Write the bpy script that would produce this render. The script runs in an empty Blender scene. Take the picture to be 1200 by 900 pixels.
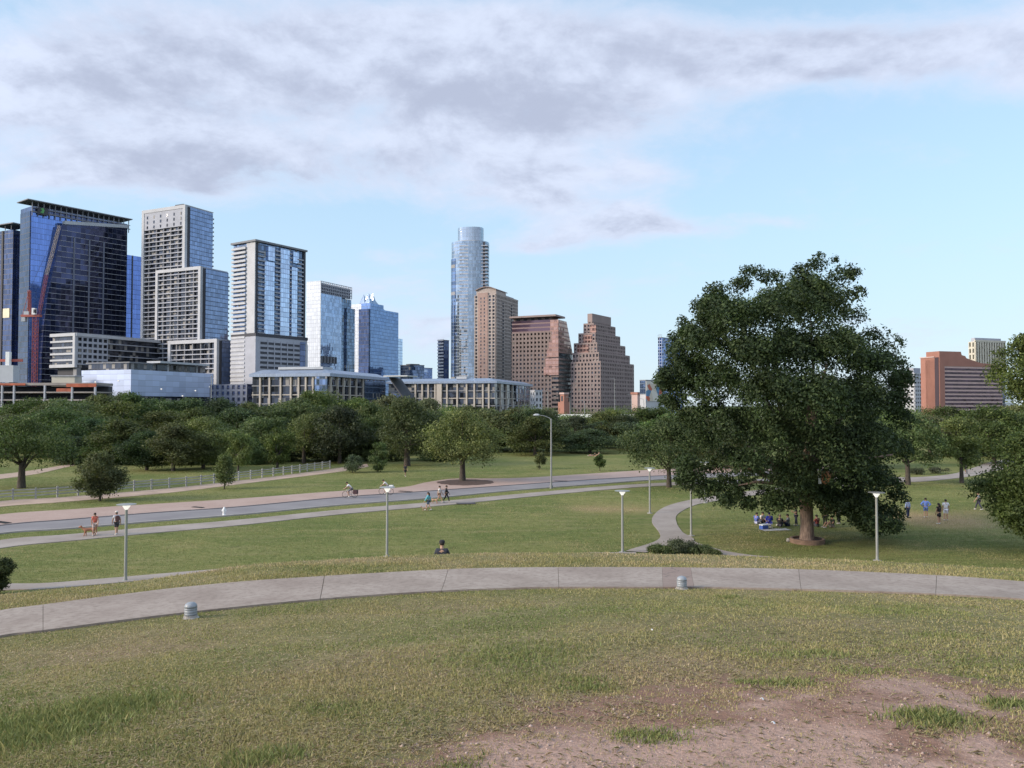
import bpy, bmesh, math, random
import numpy as np
from mathutils import Vector, Matrix, Euler
R = math.radians
SC = bpy.context.scene
COL = SC.collection
# ------------------------------------------------------------------ camera
F = 920.0; CZ = 10.0; PITCH = math.atan(25/920)
cam = bpy.data.cameras.new('camera'); camo = bpy.data.objects.new('camera', cam); COL.objects.link(camo)
camo.location = (0, 0, CZ); camo.rotation_euler = (math.pi/2+PITCH, 0, 0)
cam.sensor_width = 36; cam.lens = F/1200*36; cam.clip_end = 20000; cam.clip_start = .1
SC.camera = camo
cp, sp = math.cos(PITCH), math.sin(PITCH)
def ray(px, py):
    a = (px-600)/F; b = (450-py)/F
    y = cp-b*sp; z = sp+b*cp
    return a/y, z/y                      # per unit of depth Y
def P(px, py, d):
    a, b = ray(px, py); return Vector((a*d, d, CZ+b*d))
def project(x, y, z):
    zz = z-CZ
    f = y*cp+zz*sp; u = -y*sp+zz*cp
    return 600+F*x/f, 450-F*u/f
# ------------------------------------------------------------------ terrain
HC = (3.0, -4.0)
KR = np.array([0, 5, 8, 12, 17, 19, 21, 23, 26, 32, 52, 58, 64, 9000.])
KZ = np.array([8.5, 8.42, 8.2, 7.66, 6.86, 6.68, 6.60, 6.42, 5.85, 4.6, .35, .0, 0, 0])
def _slopes():
    h = np.diff(KR); dl = np.diff(KZ)/h; m = np.zeros_like(KR)
    for i in range(1, len(KR)-1):
        if dl[i-1]*dl[i] > 0:
            w1 = 2*h[i]+h[i-1]; w2 = h[i]+2*h[i-1]
            m[i] = (w1+w2)/(w1/dl[i-1]+w2/dl[i])
    return m
KM = _slopes()
def hz(x, y):
    r = np.hypot(np.asarray(x, float)-HC[0], np.asarray(y, float)-HC[1])
    i = np.clip(np.searchsorted(KR, r, side='right')-1, 0, len(KR)-2)
    h = KR[i+1]-KR[i]; t = np.clip((r-KR[i])/h, 0, 1)
    az = np.degrees(np.arctan2(np.asarray(x, float)-HC[0], np.asarray(y, float)-HC[1]))
    w1 = np.clip((r-20)/2.5, 0, 1); w2 = np.clip((36-r)/8, 0, 1)
    dz = np.interp(az, [-60, -34, -28.4, -25, -22, -15, -7.3, 1, 8, 21.6, 60], [-.09, -.085, -.115, -.03, .065, .06, .045, -.02, -.055, -.065, -.07])*w1*w1*(3-2*w1)*w2*w2*(3-2*w2)
    return dz+((2*t**3-3*t**2+1)*KZ[i]+(t**3-2*t**2+t)*h*KM[i]+(-2*t**3+3*t**2)*KZ[i+1]+(t**3-t**2)*h*KM[i+1])
def hh(x, y): return float(hz(x, y))
def G(px, py):
    a, b = ray(px, py)
    ys = np.arange(1, 140, .1)
    f = CZ+b*ys-hz(a*ys, ys)
    k = np.nonzero(f < 0)[0]
    if len(k) and k[0] > 0:
        lo, hi = ys[k[0]-1], ys[k[0]]
        for _ in range(20):
            m = (lo+hi)/2
            if CZ+b*m-hh(a*m, m) < 0: hi = m
            else: lo = m
        d = hi
    else:
        d = -CZ/b if b < -1e-4 else 4000
    return Vector((a*d, d, hh(a*d, d)))
def GF(px, py):                          # point of the flat park lawn (or hill foot) beyond the crest
    a, b = ray(px, py); d = -CZ/b
    for _ in range(8): d = (hh(a*d, d)-CZ)/b
    return Vector((a*d, d, hh(a*d, d)))
def D0(py): return -CZ/ray(600, py)[1]
# ------------------------------------------------------------------ noise in numpy
def _hash(ix, iy, s):
    n = (ix.astype(np.int64)*374761393+iy.astype(np.int64)*668265263+s*1442695041) & 0x7fffffff
    n = ((n ^ (n >> 13))*1274126177) & 0x7fffffff
    return ((n ^ (n >> 16)) & 0xffff)/65535.
def vnoise(x, y, s=0):
    ix, iy = np.floor(x), np.floor(y); fx, fy = x-ix, y-iy
    fx = fx*fx*(3-2*fx); fy = fy*fy*(3-2*fy)
    a = _hash(ix, iy, s); b = _hash(ix+1, iy, s); c = _hash(ix, iy+1, s); d = _hash(ix+1, iy+1, s)
    return (a*(1-fx)+b*fx)*(1-fy)+(c*(1-fx)+d*fx)*fy
def fbm(x, y, sc, s=0, o=4):
    v = 0; A = .5; t = 0
    for k in range(o):
        v = v+A*vnoise(x/sc*2**k+17.3*k, y/sc*2**k-9.1*k, s+k); t += A; A *= .5
    return v/t
def sst(a, b, x):
    t = np.clip((x-a)/(b-a), 0, 1); return t*t*(3-2*t)
# ------------------------------------------------------------------ object helpers
def tag(o, label=None, cat=None, group=None, kind=None):
    if label: o['label'] = label
    if cat: o['category'] = cat
    if group: o['group'] = group
    if kind: o['kind'] = kind
    return o
def empty(name, loc=(0, 0, 0), rz=0, label=None, cat=None, group=None):
    o = bpy.data.objects.new(name, None); COL.objects.link(o)
    o.location = loc; o.rotation_euler = (0, 0, rz); o.empty_display_size = .3
    return tag(o, label, cat, group)
def link_mesh(name, me, m=None, parent=None):
    o = bpy.data.objects.new(name, me); COL.objects.link(o)
    if m is not None:
        for q in (m if isinstance(m, (list, tuple)) else [m]): me.materials.append(q)
    if parent is not None: o.parent = parent
    return o
def kids(o): return [c for c in bpy.data.objects if c.parent == o]
def copy_tree(o, parent=None, ch=None):
    if ch is None:
        ch = {}
        for c in bpy.data.objects:
            if c.parent: ch.setdefault(c.parent.name, []).append(c)
    c = o.copy(); COL.objects.link(c); c.parent = parent
    for k in ch.get(o.name, []): copy_tree(k, c, ch)
    return c
class MB:
    def __init__(s): s.v = []; s.f = []; s.m = []
    def add(s, vs, fs, mi=0):
        n = len(s.v); s.v += [tuple(v) for v in vs]; s.f += [tuple(n+i for i in f) for f in fs]; s.m += [mi]*len(fs)
    def box(s, x0, x1, y0, y1, z0, z1, mi=0):
        if x1 < x0: x0, x1 = x1, x0
        if y1 < y0: y0, y1 = y1, y0
        if z1 < z0: z0, z1 = z1, z0
        s.add([(x0,y0,z0),(x1,y0,z0),(x1,y1,z0),(x0,y1,z0),(x0,y0,z1),(x1,y0,z1),(x1,y1,z1),(x0,y1,z1)],
              [(3,2,1,0),(4,5,6,7),(0,1,5,4),(1,2,6,5),(2,3,7,6),(3,0,4,7)], mi)
    def prism(s, pts, z0, z1, mi=0):          # horizontal polygon, counter-clockwise
        n = len(pts)
        vs = [(p[0], p[1], z0) for p in pts]+[(p[0], p[1], z1) for p in pts]
        s.add(vs, [tuple(range(n-1, -1, -1)), tuple(range(n, 2*n))]+[(i, (i+1) % n, n+(i+1) % n, n+i) for i in range(n)], mi)
    def slab(s, pts, axis, a, b, mi=0):       # polygon in a vertical plane, pts (h,z), extruded along axis 'x' or 'y'
        n = len(pts)
        mk = (lambda h, z, t: (t, h, z)) if axis == 'x' else (lambda h, z, t: (h, t, z))
        vs = [mk(h, z, a) for h, z in pts]+[mk(h, z, b) for h, z in pts]
        s.add(vs, [tuple(range(n-1, -1, -1)), tuple(range(n, 2*n))]+[(i, (i+1) % n, n+(i+1) % n, n+i) for i in range(n)], mi)
    def tube(s, pts, rad, n=8, mi=0, cap=True):
        pts = [Vector(p) for p in pts]
        if not isinstance(rad, (list, tuple)): rad = [rad]*len(pts)
        k0 = len(s.v); ref = None
        for i, p in enumerate(pts):
            t = (pts[min(i+1, len(pts)-1)]-pts[max(i-1, 0)]).normalized()
            if ref is None: ref = Vector((1, 0, 0)) if abs(t.x) < .8 else Vector((0, 1, 0))
            a = (ref-t*ref.dot(t)).normalized(); b = t.cross(a); ref = a
            for j in range(n):
                w = 2*math.pi*j/n; q = p+(a*math.cos(w)+b*math.sin(w))*rad[i]; s.v.append(tuple(q))
        fs = []
        for i in range(len(pts)-1):
            for j in range(n):
                fs.append((k0+i*n+j, k0+i*n+(j+1) % n, k0+(i+1)*n+(j+1) % n, k0+(i+1)*n+j))
        if cap:
            fs.append(tuple(k0+j for j in range(n-1, -1, -1))); fs.append(tuple(k0+(len(pts)-1)*n+j for j in range(n)))
        s.f += fs; s.m += [mi]*len(fs)
    def bar(s, a, b, w, mi=0, n=4): s.tube([a, b], w, n, mi)
    def lathe(s, prof, c=(0, 0, 0), n=16, mi=0):
        k0 = len(s.v)
        for r, z in prof:
            for j in range(n):
                w = 2*math.pi*j/n; s.v.append((c[0]+max(r, 1e-4)*math.cos(w), c[1]+max(r, 1e-4)*math.sin(w), c[2]+z))
        fs = []
        for i in range(len(prof)-1):
            for j in range(n): fs.append((k0+i*n+j, k0+i*n+(j+1) % n, k0+(i+1)*n+(j+1) % n, k0+(i+1)*n+j))
        fs.append(tuple(k0+j for j in range(n-1, -1, -1))); fs.append(tuple(k0+(len(prof)-1)*n+j for j in range(n)))
        s.f += fs; s.m += [mi]*len(fs)
    def ball(s, c, r, n=10, m=7, mi=0):
        if not isinstance(r, (tuple, list)): r = (r, r, r)
        k0 = len(s.v)
        for i in range(m+1):
            t = math.pi*(i+.02)/(m+.04)
            for j in range(n):
                w = 2*math.pi*j/n
                s.v.append((c[0]+r[0]*math.sin(t)*math.cos(w), c[1]+r[1]*math.sin(t)*math.sin(w), c[2]-r[2]*math.cos(t)))
        fs = []
        for i in range(m):
            for j in range(n): fs.append((k0+i*n+j, k0+i*n+(j+1) % n, k0+(i+1)*n+(j+1) % n, k0+(i+1)*n+j))
        fs.append(tuple(k0+j for j in range(n-1, -1, -1))); fs.append(tuple(k0+m*n+j for j in range(n)))
        s.f += fs; s.m += [mi]*len(fs)
    def mesh(s, name, smooth=False):
        me = bpy.data.meshes.new(name); me.from_pydata(s.v, [], s.f); me.update()
        if any(s.m): me.polygons.foreach_set('material_index', s.m)
        if smooth: me.polygons.foreach_set('use_smooth', [True]*len(me.polygons))
        return me
    def build(s, name, m=None, parent=None, smooth=False):
        return link_mesh(name, s.mesh(name, smooth), m, parent)
def np_mesh(name, V, Fq, k, smooth=False):
    """V (n,3), Fq (m,k) index array"""
    me = bpy.data.meshes.new(name); n, m = len(V), len(Fq)
    me.vertices.add(n); me.vertices.foreach_set('co', np.ascontiguousarray(V, np.float32).ravel())
    me.loops.add(m*k); me.loops.foreach_set('vertex_index', np.ascontiguousarray(Fq, np.int32).ravel())
    me.polygons.add(m); me.polygons.foreach_set('loop_start', np.arange(0, m*k, k, dtype=np.int32))
    try: me.polygons.foreach_set('loop_total', np.full(m, k, np.int32))
    except Exception: pass
    if smooth: me.polygons.foreach_set('use_smooth', np.ones(m, bool))
    me.update(calc_edges=True); me.validate(); return me
# ------------------------------------------------------------------ node helper
class NT:
    def __init__(s, name, tree=None):
        if tree is None:
            s.mat = bpy.data.materials.new(name); s.mat.use_nodes = True; tree = s.mat.node_tree
        s.t = tree; tree.nodes.clear()
    def n(s, typ, props=None, **inp):
        nd = s.t.nodes.new('ShaderNode'+typ)
        for k, v in (props or {}).items(): setattr(nd, k, v)
        for k, v in inp.items(): s.set(nd, k, v)
        return nd
    def set(s, nd, k, v):
        if k.startswith('i') and k[1:].isdigit(): so = nd.inputs[int(k[1:])]
        else: so = nd.inputs[k.replace('_', ' ')]
        if isinstance(v, bpy.types.NodeSocket): s.t.links.new(v, so)
        elif isinstance(v, bpy.types.Node): s.t.links.new(v.outputs[0], so)
        else:
            if isinstance(v, (tuple, list)) and so.type == 'RGBA' and len(v) == 3: v = (*v, 1)
            so.default_value = v
    def m(s, op, a, b=0., c=None):
        k = dict(i0=a, i1=b)
        if c is not None: k['i2'] = c
        return s.n('Math', {'operation': op}, **k).outputs[0]
    def vm(s, op, a, b=(0, 0, 0)):
        nd = s.n('VectorMath', {'operation': op}, i0=a)
        if op == 'SCALE': s.set(nd, 'Scale', b)
        else: s.set(nd, 'i1', b)
        return nd.outputs['Value'] if op in ('LENGTH', 'DOT_PRODUCT') else nd.outputs[0]
    def mix(s, f, a, b, mode='MIX'):
        nd = s.n('Mix', {'data_type': 'RGBA', 'blend_type': mode})
        s.set(nd, 'i0', f); s.set(nd, 'i6', a); s.set(nd, 'i7', b); return nd.outputs[2]
    def mr(s, v, a, b, c=0., d=1., smooth=True):
        nd = s.n('MapRange', {'interpolation_type': 'SMOOTHSTEP' if smooth else 'LINEAR'}, i0=v, i1=a, i2=b, i3=c, i4=d); return nd.outputs[0]
    def noise(s, vec, scale, detail=4., rough=.55, dist=0.):
        return s.n('TexNoise', None, Vector=vec, Scale=scale, Detail=detail, Roughness=rough, Distortion=dist).outputs[0]
    def pos(s): return s.n('NewGeometry').outputs['Position']
    def obj(s): return s.n('TexCoord').outputs['Object']
    def xyz(s, v):
        nd = s.n('SeparateXYZ', None, i0=v); return nd.outputs[0], nd.outputs[1], nd.outputs[2]
    def cxyz(s, x, y, z): return s.n('CombineXYZ', None, i0=x, i1=y, i2=z).outputs[0]
    def bsdf(s, col, rough=.7, metal=0., normal=None, **kw):
        b = s.n('BsdfPrincipled', None, Base_Color=col, Roughness=rough, Metallic=metal, **kw)
        if normal is not None: s.set(b, 'Normal', normal)
        return b.outputs[0]
    def bump(s, h, st=.3, dist=.05): return s.n('Bump', None, Strength=st, Distance=dist, Height=h).outputs[0]
    def out(s, sh):
        o = s.n('OutputMaterial', None, Surface=sh); return s.mat
def plain(name, col, rough=.7, metal=0., var=.12, scale=1.5):
    t = NT(name); p = t.obj(); nz = t.noise(p, scale, 5.)
    k = t.mr(nz, .3, .7, 1-var, 1+var, False)
    c = t.mix(1., (*col, 1), t.n('CombineColor', None, i0=k, i1=k, i2=k).outputs[0], 'MULTIPLY')
    return t.out(t.bsdf(c, rough, metal))
# ------------------------------------------------------------------ world
SUN_AZ, SUN_EL = 252., 22.            # azimuth clockwise from +Y
def q_of(px, py):
    a, b = ray(px, py); v = Vector((a, 1, b)).normalized(); return v.x/(v.z+.25), v.y/(v.z+.25)
W = bpy.data.worlds.new('World'); SC.world = W; W.use_nodes = True
t = NT('w', W.node_tree)
sky = t.n('TexSky', {'sky_type': 'NISHITA', 'sun_disc': False, 'sun_elevation': R(SUN_EL), 'sun_rotation': R(SUN_AZ), 'air_density': 1.0, 'dust_density': .35, 'ozone_density': 1.5})
dirv = t.n('TexCoord').outputs['Generated']
dx, dy, dz = t.xyz(dirv)
den = t.m('ADD', t.m('MAXIMUM', dz, 0.), .25)
q = t.cxyz(t.m('DIVIDE', dx, den), t.m('DIVIDE', dy, den), 0.)
warp = t.n('TexNoise', None, Vector=q, Scale=1.1, Detail=3.).outputs[1]
qw = t.vm('ADD', q, t.vm('SCALE', t.vm('SUBTRACT', warp, (.5, .5, .5)), .35))
def blobs(lst, vec):
    acc = None
    for px, py, rx, ry, amp in lst:
        x0, y0 = q_of(px, py); xa, _ = q_of(px+rx, py); _, yb = q_of(px, py-ry)
        sx = 1/max(abs(xa-x0), .02); sy = 1/max(abs(yb-y0), .02)
        l = t.vm('LENGTH', t.vm('MULTIPLY', t.vm('SUBTRACT', vec, (x0, y0, 0)), (sx, sy, 0)))
        g = t.mr(l, 0., 1.25, amp, 0.)
        acc = g if acc is None else t.m('ADD', acc, g)
    return acc
deck = blobs([(230,75,460,150,.8),(250,185,330,60,.6),(620,100,330,120,.8),(840,70,240,75,.6),(-60,110,300,140,.5),(150,200,260,50,.35),(420,60,300,60,.3),(960,70,200,70,.45),
    (520,185,190,50,.45),(620,222,100,32,.6),(705,262,110,44,1.),(800,273,100,18,.6),(900,262,80,12,.42),(615,285,70,14,.5),(640,185,150,60,.45),(560,235,130,26,.4),(330,225,280,26,.3),(60,215,160,24,.3),(760,150,150,40,.3),
    (740,203,95,30,.6),(450,338,130,30,.42),(490,398,90,40,.4),(470,290,70,14,.3),(600,380,300,30,.2),(1080,400,200,30,.2),(-300,150,400,200,.6),(1190,60,230,110,.75),(700,345,60,20,.16),
    (285,142,55,12,-.12),(30,150,90,24,-.12)], qw)
# sky beyond the picture carries the same kind of broken deck
back = t.mr(dy, .35, -.1, 0., .55)
n1 = t.noise(qw, 2.3, 7., .62); n2 = t.noise(qw, 7.5, 8., .66)
nn = t.m('ADD', t.m('MULTIPLY', t.m('SUBTRACT', n1, .5), 1.25), t.m('MULTIPLY', t.m('SUBTRACT', n2, .5), 1.0))
dsum = t.m('ADD', t.m('ADD', deck, back), nn)
cov = t.mr(dsum, .0, .8)
dark = t.m('ADD', blobs([(660,128,260,42,.5),(300,205,240,34,.42),(820,60,150,50,.3),(420,110,220,40,.25),(120,90,140,30,.25),(690,280,60,14,.08),(960,35,110,26,.25)], qw),
           t.m('ADD', t.m('MULTIPLY', t.m('SUBTRACT', t.noise(qw, 2.4, 6., .62), .40), 1.7), t.m('MULTIPLY', t.m('SUBTRACT', t.noise(q, 9., 5., .65), .5), .8)))
# undersides are darker, tops lit: compare the deck with itself a little nearer the zenith
qs = t.vm('SUBTRACT', qw, t.vm('SCALE', q, .045))
n1b = t.noise(qs, 2.3, 7., .62); n2b = t.noise(qs, 7.5, 8., .66)
relief = t.m('ADD', t.m('MULTIPLY', t.m('SUBTRACT', n1b, n1), 2.2), t.m('MULTIPLY', t.m('SUBTRACT', n2b, n2), .45))
dark = t.m('ADD', dark, relief)
dk = t.mr(t.m('MULTIPLY', dark, t.mr(dsum, .3, .9)), -.12, .72)
ccol = t.mix(dk, (.51, .56, .685, 1), (.335, .368, .475, 1))
sd = Vector((math.sin(R(SUN_AZ))*math.cos(R(SUN_EL)), math.cos(R(SUN_AZ))*math.cos(R(SUN_EL)), math.sin(R(SUN_EL))))
dsun = t.vm('DOT_PRODUCT', dirv, tuple(sd))
gl = t.m('ADD', 1., t.m('ADD', t.m('MULTIPLY', t.mr(dsun, .3, 1.), 1.6), t.m('MULTIPLY', t.mr(dz, .45, .9), .3)))
ccol = t.vm('SCALE', ccol, t.m('MULTIPLY', gl, 10.))
skyc = t.mix(1., sky.outputs[0], (1.75, 1.85, 1.75, 1), 'MULTIPLY')
skyc = t.mix(t.mr(dz, .02, .34, .88, .6), skyc, t.mix(t.mr(dz, .0, .25), (4.2, 5.2, 6.3, 1), (3.75, 5.05, 6.4, 1)))
fin = t.mix(t.m('MULTIPLY', cov, .93), skyc, ccol)
SKY_STR = .093
bg = t.n('Background', None, Color=fin, Strength=SKY_STR)
t.n('OutputWorld', None, Surface=bg.outputs[0])
W.cycles.sampling_method = 'MANUAL'; W.cycles.sample_map_resolution = 512
sun = bpy.data.lights.new('sun', 'SUN'); suno = bpy.data.objects.new('sun', sun); COL.objects.link(suno)
sun.energy = 2.5; sun.angle = R(16); sun.color = (1., .82, .62)
suno.rotation_euler = sd.to_track_quat('Z', 'Y').to_euler(); suno.location = sd*400
vs = SC.view_settings
try: SC.display_settings.display_device = 'sRGB'
except Exception: pass
vs.view_transform = 'Standard'; vs.look = 'None'; vs.gamma = 1; vs.exposure = .68; vs.use_curve_mapping = False
SC.cycles.use_denoising = True
SC.cycles.max_bounces = 6; SC.cycles.transparent_max_bounces = 4; SC.cycles.diffuse_bounces = 3; SC.cycles.glossy_bounces = 3
SC.cycles.caustics_reflective = False; SC.cycles.caustics_refractive = False; SC.cycles.sample_clamp_indirect = 6
# ------------------------------------------------------------------ materials
M = {}
def leafmat(name, c0, c1, c2):
    t = NT(name); g = t.n('NewGeometry'); rnd = g.outputs['Random Per Island']; orn = t.n('ObjectInfo').outputs['Random']
    c = t.mix(t.mr(rnd, 0., .6), c0, c1); c = t.mix(t.mr(rnd, .82, 1.), c, c2)
    cl = t.mr(t.noise(t.pos(), .42, 4., .6), .32, .68, .68, 1.38, False); c = t.mix(1., c, t.n('CombineColor', None, i0=cl, i1=cl, i2=t.m('POWER', cl, .7)).outputs[0], 'MULTIPLY')
    h = t.n('HueSaturation', None, Hue=t.mr(orn, 0, 1, .468, .516, False), Saturation=t.mr(t.m('FRACT', t.m('MULTIPLY', orn, 7.3)), 0, 1, .8, 1.05, False), Value=t.mr(t.m('FRACT', t.m('MULTIPLY', orn, 13.7)), 0, 1, .66, 1.34, False), Color=c)
    d = t.bsdf(h, .62, Specular_IOR_Level=.25)
    tr = t.n('BsdfTranslucent', None, Color=t.mix(1., h.outputs[0], (1.1, 1.25, .6, 1), 'MULTIPLY'))
    return t.out(t.n('MixShader', None, i0=.25, i1=d, i2=tr.outputs[0]).outputs[0])
M['leaf'] = leafmat('oak_leaves', (.05,.075,.022), (.098,.135,.04), (.165,.195,.065))
M['leafbig'] = leafmat('pecan_leaves', (.021,.034,.011), (.04,.06,.017), (.085,.115,.033))
M['leaflight'] = leafmat('pale_leaves', (.05,.08,.024), (.09,.135,.04), (.14,.18,.06))
M['leafolive'] = leafmat('olive_leaves', (.06,.075,.03), (.105,.125,.05), (.15,.165,.07))
M['leafdeep'] = leafmat('deep_leaves', (.03,.052,.022), (.06,.094,.037), (.10,.138,.055))
M['leafshrub'] = leafmat('shrub_leaves', (.045,.06,.034), (.075,.095,.052), (.11,.13,.075))
def barkmat(name, a, b):
    t = NT(name); p = t.obj(); v = t.vm('MULTIPLY', p, (6., 6., 1.1)); n = t.noise(v, 2.2, 6., .65)
    return t.out(t.bsdf(t.mix(t.mr(n, .35, .65), a, b), .9, normal=t.bump(n, .7, .06)))
M['bark'] = barkmat('oak_bark', (.035,.028,.022,1), (.09,.075,.06,1))
M['barkpale'] = barkmat('pecan_bark', (.13,.09,.07,1), (.30,.22,.175,1))
# ground
t = NT('lawn_ground'); p = t.pos()
dirt = t.n('Attribute', {'attribute_name': 'dirt'}).outputs['Fac']; dry = t.n('Attribute', {'attribute_name': 'dry'}).outputs['Fac']
px_, py_, pz_ = t.xyz(p)
rad = t.vm('LENGTH', t.vm('SUBTRACT', t.cxyz(px_, py_, 0.), (HC[0], HC[1], 0.)))
n_big = t.noise(p, .07, 4., .6); n_mid = t.noise(p, .55, 5., .6); n_fine = t.noise(p, 7., 5., .7); n_grit = t.noise(p, 38., 4., .7)
strk = t.noise(t.vm('MULTIPLY', p, (.16, .75, 1.)), .9, 5., .62)
g_lawn = t.mix(t.mr(n_big, .36, .64), (.11,.142,.04,1), (.19,.195,.068,1))
g_lawn = t.mix(t.m('MULTIPLY', t.mr(strk, .46, .68), .6), g_lawn, (.25,.225,.105,1))
g_lawn = t.mix(t.m('MULTIPLY', t.mr(n_mid, .52, .75), .45), g_lawn, (.068,.102,.028,1))
spk = t.noise(t.vm('MULTIPLY', p, (.8, 1.6, 1.)), 1.7, 6., .75)
g_lawn = t.mix(t.m('MULTIPLY', t.mr(spk, .5, .66), .75), g_lawn, (.055,.078,.022,1))
g_lawn = t.mix(t.m('MULTIPLY', t.mr(spk, .5, .32), .7), g_lawn, (.235,.215,.095,1))
g_hill = t.mix(t.mr(n_mid, .3, .7), (.17,.16,.065,1), (.27,.235,.115,1))
g_hill = t.mix(t.mr(t.m('ADD', dry, t.m('MULTIPLY', t.m('SUBTRACT', n_mid, .5), .6)), .15, .85), g_hill, (.26,.19,.115,1))
g_hill = t.mix(t.m('MULTIPLY', t.mr(n_fine, .35, .7), .55), g_hill, (.07,.075,.03,1))
g_lawn = t.mix(t.mr(t.m('ADD', dry, t.m('MULTIPLY', t.m('SUBTRACT', spk, .5), .9)), .2, .95), g_lawn, (.30,.225,.12,1))
gg = t.mix(t.mr(rad, 23., 31.), g_hill, g_lawn)
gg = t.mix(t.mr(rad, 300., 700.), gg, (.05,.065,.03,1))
n_p = t.noise(p, 1.6, 6., .68)
soil = t.mix(t.mr(t.m('ADD', dirt, t.m('MULTIPLY', t.m('SUBTRACT', n_p, .5), 2.4)), .75, 1.35), (.245,.145,.105,1), (.44,.30,.24,1))
soil = t.mix(t.m('MULTIPLY', t.mr(t.noise(p, 4.5, 5., .7), .52, .7), .55), soil, (.20,.125,.085,1))
soil = t.mix(t.m('MULTIPLY', t.mr(n_grit, .3, .7), .5), soil, (.19,.12,.09,1))
dm = t.mr(t.m('ADD', dirt, t.m('ADD', t.m('MULTIPLY', t.m('SUBTRACT', n_fine, .5), 2.3), t.m('MULTIPLY', t.m('SUBTRACT', n_mid, .5), 1.6))), .2, .85)
gg = t.mix(dm, gg, soil)
bh = t.m('ADD', n_fine, t.m('MULTIPLY', n_grit, .5))
M['ground'] = t.out(t.bsdf(gg, .95, normal=t.bump(bh, .55, .05), Specular_IOR_Level=.1))
# grass blades: colour varies blade by blade
t = NT('grass_blades'); a = t.n('Attribute', {'attribute_name': 'tone'}).outputs['Fac']; rnd = t.n('NewGeometry').outputs['Random Per Island']
c = t.mix(t.mr(a, .0, .5), (.19,.235,.068,1), (.37,.325,.13,1)); c = t.mix(t.mr(a, .5, 1.), c, (.47,.36,.225,1))
hs = t.n('HueSaturation', None, Value=t.mr(rnd, 0, 1, .7, 1.3, False), Saturation=t.mr(rnd, 0, 1, 1., .85, False), Color=c)
d = t.bsdf(hs, .6, Specular_IOR_Level=.2); tr = t.n('BsdfTranslucent', None, Color=hs.outputs[0])
M['grass'] = t.out(t.n('MixShader', None, i0=.3, i1=d, i2=tr.outputs[0]).outputs[0])
# paving
t = NT('path_concrete'); p = t.pos(); pan = t.n('Attribute', {'attribute_name': 'panel'}).outputs['Fac']
n1 = t.noise(p, .9, 5., .6); n2 = t.noise(p, 9., 6., .7); n3 = t.noise(p, 60., 3., .7)
c = t.mix(t.mr(n1, .3, .7), (.27,.22,.182,1), (.365,.31,.262,1)); c = t.mix(t.m('MULTIPLY', t.mr(n2, .42, .7), .65), c, (.17,.13,.105,1))
c = t.mix(t.m('MULTIPLY', t.mr(n3, .55, .75), .35), c, (.13,.105,.095,1))
c = t.mix(t.m('MULTIPLY', pan, .6), c, (.215,.145,.12,1))
cr = t.n('TexVoronoi', {'feature': 'DISTANCE_TO_EDGE'}, Vector=t.vm('ADD', p, t.vm('SCALE', t.n('TexNoise', None, Vector=p, Scale=2.5, Detail=3.).outputs[1], .6)), Scale=.42).outputs[0]
c = t.mix(t.m('MULTIPLY', t.m('MULTIPLY', t.mr(cr, .01, .0), .55), t.m('GREATER_THAN', pan, .8)), c, (.1,.08,.07,1))
M['concrete'] = t.out(t.bsdf(c, .9, normal=t.bump(n2, .25, .02)))
t = NT('walk_concrete'); p = t.pos(); n1 = t.noise(p, .35, 5., .6); n2 = t.noise(p, 5., 5., .7)
c = t.mix(t.mr(n1, .3, .7), (.26,.22,.19,1), (.34,.295,.26,1)); c = t.mix(t.m('MULTIPLY', t.mr(n2, .45, .75), .4), c, (.19,.16,.145,1))
M['walk'] = t.out(t.bsdf(c, .9))
t = NT('road_asphalt'); p = t.pos(); n1 = t.noise(p, .25, 5., .6); n2 = t.noise(p, 12., 4., .7)
c = t.mix(t.mr(n1, .3, .7), (.19,.175,.178,1), (.24,.225,.225,1)); c = t.mix(t.m('MULTIPLY', t.mr(n2, .4, .7), .3), c, (.15,.15,.17,1))
M['asphalt'] = t.out(t.bsdf(c, .85))
t = NT('brick_paving'); p = t.pos(); br = t.n('TexBrick', None, Vector=p, Color1=(.33,.225,.18,1), Color2=(.40,.28,.23,1), Mortar=(.3,.23,.2,1), Scale=3.)
n1 = t.noise(p, .3, 5., .6)
c = t.mix(t.m('MULTIPLY', t.mr(n1, .35, .7), .5), br.outputs[0], (.43,.325,.275,1))
M['brick'] = t.out(t.bsdf(c, .9))
M['trail'] = plain('trail_gravel', (.38,.28,.215), .95, var=.2, scale=.5)
M['mulch'] = plain('bark_mulch', (.075,.045,.035), .95, var=.4, scale=3)
M['kerb'] = plain('kerb_concrete', (.36,.33,.31), .9)
M['gutter'] = plain('gutter_stone', (.075,.07,.075), .8)
M['iron'] = plain('cast_iron', (.05,.042,.04), .6)
M['lamp'] = plain('grey_lamp_metal', (.30,.31,.295), .45, .3, .06)
M['white'] = plain('white_paint', (.78,.79,.78), .4, var=.05)
t = NT('lit_lamp_glass'); M['lampwhite'] = t.out(t.n('MixShader', None, i0=.5, i1=t.bsdf((.8,.8,.78,1), .4), i2=t.n('Emission', None, Color=(1.,.97,.9,1), Strength=1.1).outputs[0]).outputs[0])
M['pipe'] = plain('galvanised_steel', (.26,.27,.27), .5, .4, .08)
M['fence'] = plain('weathered_rail_wood', (.32,.325,.305), .85, var=.25)
M['bluedome'] = plain('blue_grey_dome', (.25,.275,.30), .4, var=.15, scale=14)
M['cementpale'] = plain('pale_cement', (.30,.285,.265), .9, var=.3, scale=10)
M['ringwood'] = plain('brown_timber_edging', (.19,.125,.09), .9, var=.3, scale=3)
M['skin'] = plain('skin', (.42,.25,.17), .5, var=.05); M['skindark'] = plain('tanned_skin', (.25,.14,.09), .5, var=.05)
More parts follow.
